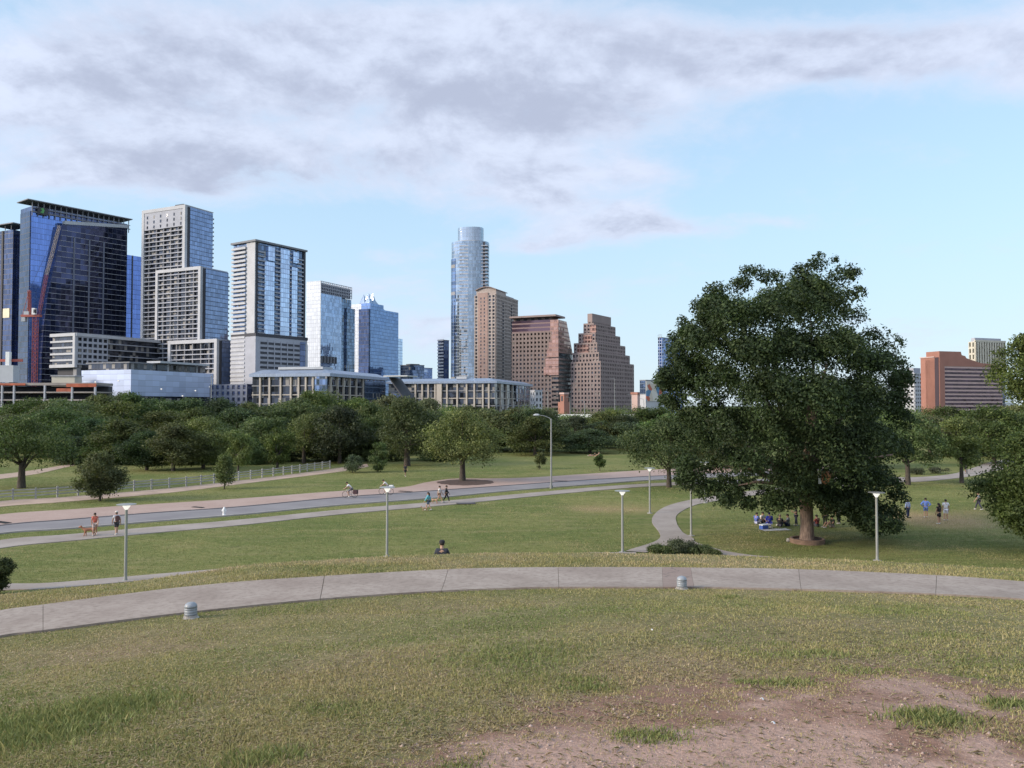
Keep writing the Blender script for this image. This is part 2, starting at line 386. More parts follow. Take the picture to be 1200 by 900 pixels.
M['rubber'] = plain('black_rubber', (.02,.02,.02), .7); M['chrome'] = plain('bicycle_metal', (.35,.36,.38), .35, .7)
def cloth(n, c):
    if n not in M: M[n] = plain(n, c, .9, var=.12, scale=5)
    return M[n]
# ------------------------------------------------------------------ ground sheet
rl = list(np.arange(0, 8, .5))+list(np.arange(8, 24, .2))+list(np.arange(24, 64, 1.))
r = 64.
while r < 9000: rl.append(r); r *= 1.12
rl.append(9000.); rl = np.array(rl); NA = 640
ang = np.linspace(0, 2*math.pi, NA, endpoint=False)
RR, AA = np.meshgrid(rl, ang, indexing='ij')
GX = HC[0]+RR*np.cos(AA); GY = HC[1]+RR*np.sin(AA)
def micro(x, y):
    r = np.hypot(x-HC[0], y-HC[1]); return (fbm(x, y, 1.3, 5)-.5)*.10*np.clip((16.2-r)/1.5, 0, 1)
GZ = hz(GX, GY)+micro(GX, GY)
# bare soil and dry grass: (x, y on the hill, radii) patches
def patch(pts, x, y):
    v = 0
    for px, py, rx, ry, amp in pts:
        c = G(px, py); ex = abs(G(px+rx, py).x-c.x); ey = (G(px, py-ry).y-G(px, min(py+ry, 1000)).y)/2
        d = np.hypot((x-c.x)/ex, (y-c.y)/ey); v = v+amp*(1-sst(.2, 1.2, d))
    return v
DIRT = [(860,918,480,72,.75),(700,905,190,42,.45),(880,885,170,46,.42),(1010,900,120,28,.35),(1170,885,70,30,.5),(760,858,150,24,.25),(1000,850,150,24,.22),(900,835,440,55,.34),(1120,815,200,44,.3),(640,832,170,24,.18),(560,872,160,30,.25),(400,900,90,18,.2),(320,840,60,10,.12),(60,790,60,12,.1),(1150,930,150,40,.5),(820,800,120,16,.16),(610,885,210,44,.36),(1120,805,150,44,.24),(880,812,260,40,.16),(860,880,330,40,.2)]
DIRT = [(a_, b_, c_, d_, e_*1.62) for a_, b_, c_, d_, e_ in DIRT]
DRY = [(430,790,230,40,.45),(800,800,330,60,.6),(1080,830,220,50,.6),(880,730,260,22,.35),(150,760,170,30,.4),(330,870,160,40,.45),(480,712,220,14,.3),(1000,765,230,24,.45),(600,860,200,40,.4)]
GREEN = [(70,850,110,24,.5),(150,825,70,12,.4),(610,770,110,24,.55),(560,740,120,18,.35),(690,805,60,10,.35),(770,860,46,9,.8),(900,768,60,8,.5),(960,802,40,8,.5),(1090,848,50,12,.9),(1150,800,40,10,.4),(700,720,170,14,.4),(1000,715,140,10,.3),(330,700,40,5,.6),(1170,835,30,14,.5),(380,830,90,12,.35)]
xf, yf = GX.ravel(), GY.ravel(); near = (np.hypot(xf, yf) < 40)
dirt = np.zeros_like(xf); dryv = np.zeros_like(xf)
dirt[near] = patch(DIRT, xf[near], yf[near])-.45*np.clip(patch(GREEN, xf[near], yf[near]), 0, 1)
lawn_ = (np.hypot(xf, yf) < 130) & (np.hypot(xf-HC[0], yf-HC[1]) > 50)
dryv[near] = patch(DRY, xf[near], yf[near])-.6*np.clip(patch(GREEN, xf[near], yf[near]), 0, 1)+.2
DRY2 = [(1110,613,80,13,1.),(1075,603,60,9,.5),(1150,600,60,8,.5),(715,597,90,6,.7),(600,589,130,5,.45),(60,648,110,5,.5),(300,622,160,5,.35),(840,600,40,8,.3),(700,640,70,5,.3),(470,612,120,6,.25),(250,590,140,3,.4),(420,579,120,3,.3),(880,640,90,7,.4)]
dryv[lawn_] = patch(DRY2, xf[lawn_], yf[lawn_])
V = np.stack([xf, yf, GZ.ravel()], 1)
nr = len(rl); i = np.arange(nr-1)[:, None]*NA; j = np.arange(NA)[None, :]; j2 = (j+1) % NA
Fq = np.stack([i+j, i+NA+j, i+NA+j2, i+j2], -1).reshape(-1, 4)
me = np_mesh('ground', V, Fq, 4, True)
for nm, arr in (('dirt', dirt), ('dry', dryv)):
    at = me.attributes.new(nm, 'FLOAT', 'POINT'); at.data.foreach_set('value', np.clip(arr, 0, 1.5).astype(np.float32))
tag(link_mesh('ground', me, M['ground']), kind='structure')
# ------------------------------------------------------------------ ribbons on the ground
def crom(pts, n):
    pts = [Vector(p) for p in pts]; pts = [pts[0]*2-pts[1]]+pts+[pts[-1]*2-pts[-2]]; out = []
    segs = len(pts)-3
    for k in range(n+1):
        u = k/n*segs; i = min(int(u), segs-1); t = u-i; a, b, c, d = pts[i:i+4]
        out.append(.5*((2*b)+(c-a)*t+(2*a-5*b+4*c-d)*t*t+(3*b-a-3*c+d)*t**3))
    return out
def interp(tab, x): return float(np.interp(x, [p[0] for p in tab], [p[1] for p in tab]))
def ribbon(name, A, B, n, off, m, thick=.12, nc=3, panel=None):
    a = crom(A, n); b = crom(B, n); V = []; Fc = []; w = nc+1
    for p, q in zip(a, b):
        for k in range(w):
            v = p.lerp(q, k/nc); V.append((v.x, v.y, hh(v.x, v.y)+off))
        for v in (p, q): V.append((v.x, v.y, hh(v.x, v.y)+off-thick))
    W2 = w+2
    for i in range(n):
        for k in range(nc): Fc.append((i*W2+k, (i+1)*W2+k, (i+1)*W2+k+1, i*W2+k+1))
        Fc.append((i*W2+w, (i+1)*W2+w, (i+1)*W2, i*W2)); Fc.append((i*W2+nc, (i+1)*W2+nc, (i+1)*W2+w+1, i*W2+w+1))
    mb = MB(); mb.v = V; mb.f = Fc; mb.m = [0]*len(Fc); o = mb.build(name, m)
    bm = bmesh.new(); bm.from_mesh(o.data); bmesh.ops.recalc_face_normals(bm, faces=bm.faces); bm.to_mesh(o.data); bm.free()
    if o.data.polygons[0].normal.z < 0: o.data.flip_normals()
    return tag(o, kind='structure')
def gp(lst): return [G(*p) for p in lst]
# hill path: slabs with open joints
FAR = [(-260,760),(-120,738),(0,717.5),(52,710.5),(200,691.5),(379,677),(523,669),(600,667),(654,666.5),(775,666.5),(811,667),(937,669),(1097,676),(1200,683.5),(1330,696),(1480,716)]
NEA = [(-260,800),(-120,772),(0,747.5),(52,741),(200,722),(374,704),(515,694.5),(600,691),(655,690),(776,690),(815,690),(940,692.5),(1096,698),(1200,704),(1330,715),(1480,732)]
def polar(az, rho): x = HC[0]+rho*math.sin(R(az)); y = HC[1]+rho*math.cos(R(az)); return Vector((x, y, hh(x, y)))
def ring_ends(pts):
    f = lambda p: (math.degrees(math.atan2(p.x-HC[0], p.y-HC[1])), math.hypot(p.x-HC[0], p.y-HC[1]))
    (a0, r0), (a1, r1) = f(pts[0]), f(pts[-1])
    return [polar(-118, r0), polar(-96, r0), polar((a0-96)/2, r0)]+pts+[polar((a1+70)/2, r1), polar(70, r1), polar(96, r1), polar(118, r1)]
fa = crom(ring_ends(gp(FAR)), 500); na = crom(ring_ends(gp(NEA)), 500)
cuts = [(-180,),(-60,),(52,),(376,),(519,),(654.5,),(775.5,),(813,),(938.5,),(1096.5,),(1260,),(1400,)]
def find(px, pts):
    if px == 's': return 0
    if px == 'e': return len(pts)-1
    return min((k for k in range(len(pts)) if pts[k].y > 5), key=lambda k: abs(project(*pts[k])[0]-px))
cutf = [('s','s'),(-180,-180),(-60,-60),(52,52),(379,374),(523,515),(654,655),(775,776),(811,815),(937,940),(1097,1096),(1260,1250),(1400,1390),('e','e')]
mb = MB(); pv = []
for k in range(len(cutf)-1):
    f0, f1 = find(cutf[k][0], fa), find(cutf[k+1][0], fa); n0, n1 = find(cutf[k][1], na), find(cutf[k+1][1], na)
    nseg = max(6, f1-f0); vs_ = []; wdt = 6
    def samp(L, a, b, u):
        x = a+(b-a)*u; i = min(int(x), len(L)-2); return L[i].lerp(L[i+1], x-i)
    for s in range(nseg+1):
        u = .0015+.997*s/nseg; a = samp(fa, f0, f1, u); b = samp(na, n0, n1, u)
        for j in range(wdt+1):
            v = a.lerp(b, j/wdt); vs_.append((v.x, v.y, hh(v.x, v.y)+.035))
    top = len(vs_); ring = [s*(wdt+1) for s in range(nseg+1)]+[nseg*(wdt+1)+j for j in range(1, wdt+1)]+[s*(wdt+1)+wdt for s in range(nseg-1, -1, -1)]+[j for j in range(wdt-1, 0, -1)]
    for i in ring: vs_.append((vs_[i][0], vs_[i][1], vs_[i][2]-.14))
    fs = [(s*(wdt+1)+j, s*(wdt+1)+j+1, (s+1)*(wdt+1)+j+1, (s+1)*(wdt+1)+j) for s in range(nseg) for j in range(wdt)]
    L = len(ring); fs += [(ring[i], top+i, top+(i+1) % L, ring[(i+1) % L]) for i in range(L)]
    mb.add(vs_, fs); pv += [1. if k == 7 else random.Random(k+3).uniform(0, .25)]*len(vs_)
o = mb.build('hill_path', M['concrete']); tag(o, kind='structure')
at = o.data.attributes.new('panel', 'FLOAT', 'POINT'); at.data.foreach_set('value', pv)
if o.data.polygons[0].normal.z < 0: o.data.flip_normals()
# road bands, from their edges on the ground
XS = [-300,-150,0,80,180,280,400,510,600,700,780,900,1000]
E = {'trail_far': [(-150,603),(0,587.5),(80,582.3),(200,572.2),(280,563.3),(340,556),(400,548)],
 'brick_top': [(-300,645),(-150,622),(0,603.3),(80,597.5),(180,591),(280,584.7),(400,575.6),(470,571.5),(500,565.5),(530,561.3),(600,560.6),(620,560.2),(700,554.8),(780,550),(900,545.8),(1000,543)],
 'road_top': [(-300,662),(-150,638),(0,615.8),(80,609),(180,601),(280,594),(400,582.8),(510,575),(600,568.6),(700,561.7),(780,557.3),(900,552.5),(1000,548.5)],
 'road_bot': [(-300,678),(-150,649),(0,625.8),(80,620),(180,611.5),(280,603.7),(400,592.2),(510,583.8),(600,575.2),(700,567.5),(780,562),(900,557),(1000,552.5)],
 'strip_bot': [(-300,690),(-150,659),(0,633.5),(80,626.8),(180,618),(280,609.5),(400,597.6),(510,588.5),(600,580),(700,571),(780,566),(900,561.5),(1000,558.5),(1068,559.6),(1115,555.8),(1142,548),(1165,541),(1230,530)],
 'walk_bot': [(-300,705),(-150,671),(0,643),(80,634.5),(180,625),(280,616),(400,603),(510,593.4),(600,584.5),(700,575),(780,569.3),(900,565.5),(1000,564),(1068,565),(1115,561.3),(1142,557.5),(1165,552),(1230,541)]}
def edge(nm, xs): return [G(x, interp(E[nm], x)) for x in xs]
def band(name, e0, e1, xs, n, off, m, **k): return ribbon(name, edge(e0, xs), edge(e1, xs), n, off, m, **k)
band('road', 'road_top', 'road_bot', XS, 120, .02, M['asphalt'], thick=.1)
XB = [-300,-150,0,80,180,280,400,470,500,530,565,600,640,700,780,900,1000]
band('brick_parking_strip', 'brick_top', 'road_top', XB, 160, .045, M['brick'], thick=.1)
XW = [-300,-150,0,80,180,280,400,510,600,700,780,900,1000,1068,1115,1142,1165,1230]
band('sidewalk', 'strip_bot', 'walk_bot', XW, 160, .05, M['walk'], thick=.15)
def offset_line(pts, w):
    out = []
    for i, p in enumerate(pts):
        t_ = (pts[min(i+1, len(pts)-1)]-pts[max(i-1, 0)]); t_.z = 0; t_.normalize(); out.append(p+Vector((-t_.y, t_.x, 0))*w)
    return out
rb = edge('road_bot', XS); ribbon('road_kerb', rb, offset_line(rb, -.22), 120, .12, M['kerb'], thick=.2, nc=1)
rt = edge('road_top', XS); ribbon('road_gutter', offset_line(rt, .12), offset_line(rt, -.32), 120, .05, M['gutter'], thick=.08, nc=1)
ribbon('gravel_trail', gp([(-150,604),(0,587.5),(80,582.3),(200,572.2),(280,563.4),(340,556.3),(400,548),(430,543.5)]), gp([(-150,612),(0,594),(80,588),(200,577.4),(280,567.6),(340,560.2),(400,552.6),(432,547)]), 60, .03, M['trail'], thick=.08)
ribbon('far_gravel_trail', gp([(-80,563),(0,556),(40,551),(70,546),(95,541)]), gp([(-80,571),(0,561.5),(40,556),(70,549.5),(97,543)]), 30, .03, M['trail'], thick=.08)
ribbon('curved_park_path', [GF(*q) for q in [(733,646.2),(773,631),(764,612),(768,602),(780,594),(800,588),(832,582),(880,575.5),(940,569.5),(1000,565.5)]],
       [GF(*q) for q in [(756,648),(812,635),(800,624),(793,613),(794,603),(812,593),(834,588),(884,580.5),(944,573.5),(1000,569.5)]], 110, .04, M['walk'], thick=.12)
def polar(az, rho): x = HC[0]+rho*math.sin(R(az)); y = HC[1]+rho*math.cos(R(az)); return Vector((x, y, hh(x, y)))
ol = [GF(*q) for q in [(-140,694),(-60,687.5),(0,684.7),(60,683.6)]]
az_of = lambda p: math.degrees(math.atan2(p.x-HC[0], p.y-HC[1])); rho_of = lambda p: math.hypot(p.x-HC[0], p.y-HC[1])
pe = GF(745,647.6); a0, r0, a1, r1 = az_of(ol[-1]), rho_of(ol[-1]), az_of(pe), rho_of(pe)
for k in range(1, 9): ol.append(polar(a0+(a1-a0)*k/9, r0-.4+(r1-r0+.4)*(k/9)**2.6))
ol.append(pe)
il = []
for p in ol:
    dr = Vector((HC[0]-p.x, HC[1]-p.y, 0)).normalized(); il.append(p+dr*2.3)
ribbon('hill_foot_path', ol, il, 80, .045, M['walk'], thick=.12)
fk = GF(872,650); af, rf = az_of(fk), rho_of(fk)
ribbon('path_fork', [GF(*q) for q in [(800,626),(812,634),(830,641),(872,650)]]+[polar(af+4, rf-.9), polar(af+9, rf-1.4), polar(af+20, rf-1.6)],
       [GF(*q) for q in [(772,632),(790,640),(815,647),(846,650)]]+[polar(af+4, rf-3.2), polar(af+9, rf-3.7), polar(af+20, rf-3.9)], 50, .045, M['walk'], thick=.12)
# mulch bed under the roadside oak
def disc(name, c, rx, ry, off, m, n=40, kind='structure', label=None, cat=None, lump=.06):
    mb = MB(); rg = random.Random(5); vs_ = [(c.x, c.y, hh(c.x, c.y)+off+.06)]
    for i in range(n):
        w = 2*math.pi*i/n; k = 1+rg.uniform(-lump, lump); x = c.x+rx*k*math.cos(w); y = c.y+ry*k*math.sin(w); vs_.append((x, y, hh(x, y)+off))
    for i in range(n): vs_.append((vs_[1+i][0], vs_[1+i][1], vs_[1+i][2]-.1))
    mb.add(vs_, [(0, 1+i, 1+(i+1) % n) for i in range(n)]+[(1+i, 1+n+i, 1+n+(i+1) % n, 1+(i+1) % n) for i in range(n)])
    o = mb.build(name, m); return tag(o, label, cat, kind=kind)
mc = G(545, 565.6); disc('mulch_bed', mc, (G(577,565.6).x-G(512,565.6).x)/2, (G(545,562.2).y-G(545,569).y)/2, .07, M['mulch'])
# ------------------------------------------------------------------ grass on the hill
rng = np.random.default_rng(4)
def grass_patch(name, n, hmin, hmax, ylo, yhi, seed, wid=.006, keep=None):
    rg = np.random.default_rng(seed)
    px = rg.uniform(-150, 1350, n); py = yhi-(yhi-ylo)*rg.uniform(0, 1, n)**1.0
    a = (px-600)/F; b = (450-py)/F; yy = cp-b*sp; a, b = a/yy, (sp+b*cp)/yy
    # intersect the hill by fixed-step march, vectorised
    d = np.full(n, 2.5); step = .35
    alive = np.ones(n, bool); lo = d.copy()
    for _ in range(90):
        f = CZ+b*d-hz(a*d, d); hit = f < 0
        alive &= ~hit; lo = np.where(alive, d, lo); d = np.where(alive, d+step, d)
    ok = ~alive; hi = d.copy(); l = lo.copy()
    for _ in range(12):
        mid = (l+hi)/2; f = CZ+b*mid-hz(a*mid, mid); neg = f < 0
        hi = np.where(neg, mid, hi); l = np.where(neg, l, mid)
    x, y = (a*hi)[ok], hi[ok]
    x = x+rg.normal(0, .05, len(x)); y = y+rg.normal(0, .06, len(y))
    return x, y
def in_path(x, y):
    r = np.hypot(x-HC[0], y-HC[1]); az = np.arctan2(y-HC[1], x-HC[0])
    f = np.array([(math.atan2(p.y-HC[1], p.x-HC[0]), math.hypot(p.x-HC[0], p.y-HC[1])) for p in fa]); f = f[np.argsort(f[:, 0])]
    g = np.array([(math.atan2(p.y-HC[1], p.x-HC[0]), math.hypot(p.x-HC[0], p.y-HC[1])) for p in na]); g = g[np.argsort(g[:, 0])]
    ro = np.interp(az, f[:, 0], f[:, 1]); ri = np.interp(az, g[:, 0], g[:, 1])
    e = (vnoise(x*6, y*6, 3)-.5)*.16+(vnoise(x*1.3, y*1.3, 8)-.5)*.12+.03
    return (r > ri+e+.01) & (r < ro-e-.01)
def blades(x, y, h, w, tone, rg, lean=.6):
    n = len(x); z = hz(x, y)+micro(x, y)-.006
    th = rg.uniform(0, 2*math.pi, n); ph = rg.uniform(0, 2*math.pi, n); ln = rg.uniform(.1, lean, n)*h
    bx, by = np.cos(th)*w, np.sin(th)*w; ox, oy = np.cos(ph)*ln, np.sin(ph)*ln
    v0 = np.stack([x-bx, y-by, z], 1); v1 = np.stack([x+bx, y+by, z], 1)
    m0 = np.stack([x-bx*.7+ox*.35, y-by*.7+oy*.35, z+h*.55], 1); m1 = np.stack([x+bx*.7+ox*.35, y+by*.7+oy*.35, z+h*.55], 1)
    tp = np.stack([x+ox, y+oy, z+h*.95], 1)
    V = np.stack([v0, v1, m1, tp, m0], 1).reshape(-1, 3); return V, np.arange(n*5).reshape(n, 5), np.repeat(tone, 5)
parts = []
for (n, ylo, yhi, sd_) in ((475000, 648, 960, 1), (165000, 646, 720, 2), (90000, 780, 960, 3)):
    x, y = grass_patch('g', n, 0, 0, ylo, yhi, sd_)
    rg = np.random.default_rng(sd_+20)
    di = patch(DIRT, x, y); gr = np.clip(patch(GREEN, x, y), 0, 1); dr = patch(DRY, x, y)-.6*gr
    bald = di-.45*gr+(fbm(x, y, .16, 9, 3)-.5)*2.2+(fbm(x, y, .9, 11, 3)-.5)*.9
    dist = np.hypot(x, y)
    keep = (rg.uniform(0, 1, len(x)) > sst(.1, 1.15, bald)*.95) & ~in_path(x, y) & (np.hypot(x-HC[0], y-HC[1]) < 26.5)
    clump = fbm(x, y, .55, 31, 3); keep &= rg.uniform(0, 1, len(x)) < .35+1.3*sst(.3, .65, clump)
    x, y, di, gr, dr, clump, dist = [q[keep] for q in (x, y, di, gr, dr, clump, dist)]
    tone = np.clip(.29+.24*sst(18.5, 20, np.hypot(x-HC[0], y-HC[1]))+.38*dr-.42*gr+(fbm(x, y, 1.1, 41, 3)-.5)*.9+(fbm(x, y, 5., 43, 3)-.5)*.7+rg.normal(0, .16, len(x))+.15*np.clip(di, 0, 1), 0, 1)
    h = rg.uniform(.010, .030, len(x))*(1+.5*gr+.8*np.clip(clump-.5, 0, 1))*np.clip(1-.35*np.clip(di, 0, 1), .4, 1)
    tall = rg.uniform(0, 1, len(x)) < .02; h = np.where(tall, h*2.2, h)
    rr_ = np.hypot(x-HC[0], y-HC[1]); h = np.where(rr_ > 19.5, h*1.6, h)
    w = np.clip(.0011*dist**.72, .0022, .012)*rg.uniform(.6, 1.3, len(x))
    parts.append(blades(x, y, h, w, tone, rg))
# tufts: the green clumps and the weeds along the path edge
rg = np.random.default_rng(77); tx = []; ty = []; th_ = []
for (px, py, n, s, hg) in [(1090,848,1500,.20,.09),(770,860,1100,.16,.06),(740,856,400,.1,.06),(60,845,3000,.65,.11),(130,830,2200,.5,.10),(20,870,2000,.45,.12),(600,770,1800,.7,.08),(680,795,500,.2,.08),(920,802,500,.18,.08),(880,798,300,.14,.08),(310,706,500,.25,.14),(330,705,300,.12,.2),(305,888,1300,.22,.10),(960,768,500,.25,.08),(1110,745,500,.3,.07),(850,700,400,.2,.08),(230,722,160,.12,.07),(1180,828,600,.15,.1),(540,895,300,.12,.07),(690,806,500,.15,.08),(1010,790,350,.2,.07)]:
    c = G(px, py); s *= .62; n = int(n*.6); tx.append(c.x+rg.normal(0, s, n)); ty.append(c.y+rg.normal(0, s*.8, n)); th_.append(.6*hg*rg.uniform(.3, 1.2, n))
x, y, h = map(np.concatenate, (tx, ty, th_)); k = ~in_path(x, y); x, y, h = x[k], y[k], h[k]
parts.append(blades(x, y, h, np.clip(.0016*np.hypot(x, y)**.6, .003, .01), np.clip(rg.normal(.1, .12, len(x)), 0, 1), rg, .9))
# flat straw and thatch lying on the ground
x, y = grass_patch('g', 110000, 0, 0, 690, 960, 9); rg = np.random.default_rng(91)
k = ~in_path(x, y) & (rg.uniform(0, 1, len(x)) < .55*(1-.9*sst(.3, .85, patch(DIRT, x, y)+(fbm(x, y, .4, 19, 3)-.5)*1.2))); x, y = x[k], y[k]; n = len(x); z = hz(x, y)+micro(x, y)+.004; w = np.clip(.0009*np.hypot(x, y)**.7, .0018, .008); ln = rg.uniform(.008, .032, n); a_ = rg.uniform(0, 6.28, n); ca, sa_ = np.cos(a_), np.sin(a_); up = rg.uniform(0, .012, n)
q0 = np.stack([x-ca*ln-sa_*w, y-sa_*ln+ca*w, z], 1); q1 = np.stack([x-ca*ln+sa_*w, y-sa_*ln-ca*w, z], 1); q2 = np.stack([x+sa_*w, y-ca*w, z+up], 1); q3 = np.stack([x+ca*ln, y+sa_*ln, z+up*.4], 1); q4 = np.stack([x-sa_*w, y+ca*w, z+up], 1)
parts.append((np.stack([q0, q1, q2, q3, q4], 1).reshape(-1, 3), None, np.repeat(np.clip(rg.normal(.75, .2, n), 0, 1), 5)))
V = np.concatenate([p[0] for p in parts]); T = np.concatenate([p[2] for p in parts])
me = np_mesh('grass', V, np.arange(len(V)).reshape(-1, 5), 5)
at = me.attributes.new('tone', 'FLOAT', 'POINT'); at.data.foreach_set('value', T.astype(np.float32))
tag(link_mesh('grass', me, M['grass']), kind='stuff')
# pebbles in the bare soil
x, y = grass_patch('g', 26000, 0, 0, 780, 960, 15); rg = np.random.default_rng(15); k = (patch(DIRT, x, y)+(fbm(x, y, .5, 9, 3)-.5)*.8 > .55); x, y = x[k], y[k]; n = len(x); z = hz(x, y)+micro(x, y); s_ = rg.uniform(.0018, .0055, n)*(1+2.2*(rg.uniform(0, 1, n) < .03))
dirs = np.array([(1,0,0),(0,1,0),(-1,0,0),(0,-1,0),(0,0,.8),(0,0,-.6)]); V = (np.stack([x, y, z], 1)[:, None, :]+dirs[None]*s_[:, None, None]*rg.uniform(.6, 1.3, (n, 6, 1))).reshape(-1, 3)
tri = np.array([(0,1,4),(1,2,4),(2,3,4),(3,0,4),(1,0,5),(2,1,5),(3,2,5),(0,3,5)]); Fq = (np.arange(n)[:, None, None]*6+tri[None]).reshape(-1, 3)
tag(link_mesh('gravel', np_mesh('gravel', V, Fq, 3), plain('pebbles', (.36,.27,.23), .9, var=.5, scale=40)), kind='stuff')
# ------------------------------------------------------------------ trees
def leaf_mesh(name, lobes, n, size, seed, up=.35, asp=.55, shell=.5, droop=0., thin=.24):
    """lobes: list of (cx,cy,cz,rx,ry,rz); n leaves spread by lobe surface"""
    rg = np.random.default_rng(seed); L = np.array(lobes, float)
    wt = (L[:, 3]*L[:, 4]+L[:, 3]*L[:, 5]+L[:, 4]*L[:, 5]); wt /= wt.sum()
    k = rg.choice(len(L), n, p=wt)
    d = rg.normal(0, 1, (n, 3)); d /= np.linalg.norm(d, axis=1)[:, None]
    d[:, 2] = np.where((d[:, 2] < -.25) & (rg.uniform(0, 1, n) < .6), -d[:, 2], d[:, 2])
    rad = rg.uniform(0, 1, n)**shell
    # twig clusters: leaves bunch round a limited number of directions per lobe
    c = L[k, :3]+d*rad[:, None]*L[k, 3:6]+rg.normal(0, size*.6, (n, 3))
    nz = vnoise(c[:, 0]/(size*3.2)+c[:, 2]*.9, c[:, 1]/(size*3.2)-c[:, 2]*.7/size*.4, seed)
    keep = nz > thin; c, d = c[keep], d[keep]; n = len(c)
    nor = d*.7+rg.normal(0, .75, (n, 3))+np.array([0, 0, up]); nor /= np.linalg.norm(nor, axis=1)[:, None]
    a = np.cross(nor, rg.normal(0, 1, (n, 3))); a[:, 2] -= droop; a -= nor*(a*nor).sum(1)[:, None]; a /= np.linalg.norm(a, axis=1)[:, None]
    b = np.cross(nor, a); s = size*rg.uniform(.6, 1.35, n)[:, None]
    p0 = c-a*s*.6; p1 = c+b*s*asp*.5-nor*s*.08; p2 = c+a*s*.6; p3 = c-b*s*asp*.5-nor*s*.08
    V = np.stack([p0, p1, p2, p3], 1).reshape(-1, 3)
    return np_mesh(name, V, np.arange(n*4).reshape(n, 4), 4)
def crown_lobes(kind, rx, z0, z1, n, rng):
    """lobes of a crown whose half width is rx, between heights z0 and z1"""
    out = []; H = z1-z0; zc = (z0+z1)/2
    for i in range(n):
        for _ in range(50):
            u = rng.random(); w = rng.uniform(0, 2*math.pi); rr = math.sqrt(rng.random())
            if kind == 'oak':
                prof = (1-abs(2*(u**1.15)-.78)**2.4/1.5); prof = max(.15, min(1, prof))*(1. if u < .6 else math.sqrt(max(.05, 1-((u-.6)/.42)**2)))
            elif kind == 'round': prof = math.sqrt(max(.02, 1-(2*u-1)**2))
            elif kind == 'cone': prof = max(.08, (1-u)**.8*(.55+.45*min(1, u/.2)))
            else: prof = math.sqrt(max(.03, 1-(2*u-1)**2))*.9
            r_ = rr*prof*rx
            if rr > .45 or rng.random() < .35: break
        sz = {'oak': .30, 'round': .30, 'cone': .36, 'tall': .28}[kind]*rx*rng.uniform(.7, 1.3)
        q = max(.25, 1-sz/rx*.75)
        out.append((r_*q*math.cos(w), r_*q*math.sin(w), z0+sz*.5+(H-sz*1.1)*u, sz*1.08, sz*1.08, sz*.72))
    return out
def trunk_mesh(h, r, lobes, rng, lean=.0, nl=7, split=.55):
    mb = MB(); zt = h
    pts = [(0, 0, -.25), (0, 0, .05), (lean*.3, .02, h*.4), (lean, .05, h*.8), (lean*1.1, .05, h)]
    mb.tube(pts, [r*1.5, r*1.18, r*.95, r*.8, r*.62], 10)
    L = sorted(lobes, key=lambda l: -(l[3]))[:nl*2]; rng.shuffle(L)
    for l in L[:nl]:
        s = Vector((lean, .05, h*rng.uniform(.62, .98))); e = Vector(l[:3]); mid = s.lerp(e, .5)+Vector((0, 0, (e-s).length*.10))
        q = s.lerp(mid, .5)+Vector((rng.uniform(-.1, .1), rng.uniform(-.1, .1), .05))
        mb.tube([s, q, mid, e], [r*.42, r*.34, r*.24, r*.07], 6)
    return mb.mesh('trunk', True)
def tree(name, label, cat, loc, kind, rx, z0, z1, seed, leaves, size, m='leaf', trunk_r=None, trunk_h=None, nlobes=26, group=None, bark='bark', lobes=None, up=.35, tr=True, crown='crown'):
    rng = random.Random(seed)
    lobes = lobes or crown_lobes(kind, rx, z0, z1, nlobes, rng)
    o = empty(name, loc, 0, label, cat, group)
    if tr:
        th = trunk_h or (z0+(z1-z0)*.35); link_mesh('trunk', trunk_mesh(th, trunk_r or rx*.07, lobes, rng), M[bark], o)
    link_mesh(crown, leaf_mesh('crown', lobes, leaves, size, seed, up), M[m], o)
    return o
def ptree(name, label, cat, px, base, xl, xr, top, bot, kind, seed, leaves=9000, size=.24, group=None, **k):
    """tree standing on the ground at pixel (px, base); crown spans xl..xr and top..bot"""
    c = GF(px, base); d = c.y; s = d/F
    rx = (xr-xl)/2*s; z1 = CZ+ray(px, top)[1]*d; z0 = CZ+ray(px, bot)[1]*d
    cx = ((xl+xr)/2-px)*s
    k.setdefault('nlobes', 26)
    lobes = [(l[0]+cx, l[1], l[2], l[3], l[4], l[5]) for l in crown_lobes(kind, rx, z0-c.z, z1-c.z, k['nlobes'], random.Random(seed*7+1))]
    k.pop('lobes', None)
    return tree(name, label, cat, c, kind, rx, z0-c.z, z1-c.z, seed, leaves, size, group=group, lobes=lobes, **k)
GP = 'trees of the park below the skyline'
ptree('oak_tree', 'broad dark oak with thick trunk behind the rail fence, near the left edge', 'tree', 25, 572, -48, 98, 486, 552, 'oak', 11, 17000, .24, nlobes=40, trunk_r=.42, trunk_h=3.2)
ptree('bushy_tree', 'low bushy tree on the verge right in front of the rail fence', 'tree', 117, 587, 84, 149, 528, 584, 'round', 12, 15000, .20, trunk_r=.12, trunk_h=1.5, nlobes=46)
ptree('young_tree', 'small cone shaped young tree on the verge beside the gravel trail', 'tree', 263, 573, 247, 279, 532, 567, 'cone', 13, 6500, .17, trunk_r=.07, trunk_h=2., nlobes=40)
ptree('oak_tree', 'leafy tree just behind the rail fence, above the cone shaped young tree', 'tree', 279, 554, 257, 301, 503, 547, 'round', 14, 8000, .25, m='leaflight', trunk_r=.14)
ptree('oak_tree', 'round dense tree touching the rail fence between two leafier trees', 'tree', 325, 549, 302, 349, 500, 548, 'round', 15, 8000, .25, trunk_r=.2)
ptree('oak_tree', 'large oak with visible trunk behind the far end of the rail fence', 'tree', 356, 543, 326, 408, 481, 536, 'oak', 16, 12000, .27, trunk_r=.32)
ptree('shrub', 'grey green rounded shrub at the far end of the gravel trail', 'shrub', 413, 554, 397, 431, 533, 553, 'round', 17, 4500, .18, m='leafshrub', trunk_r=.06, trunk_h=.7)
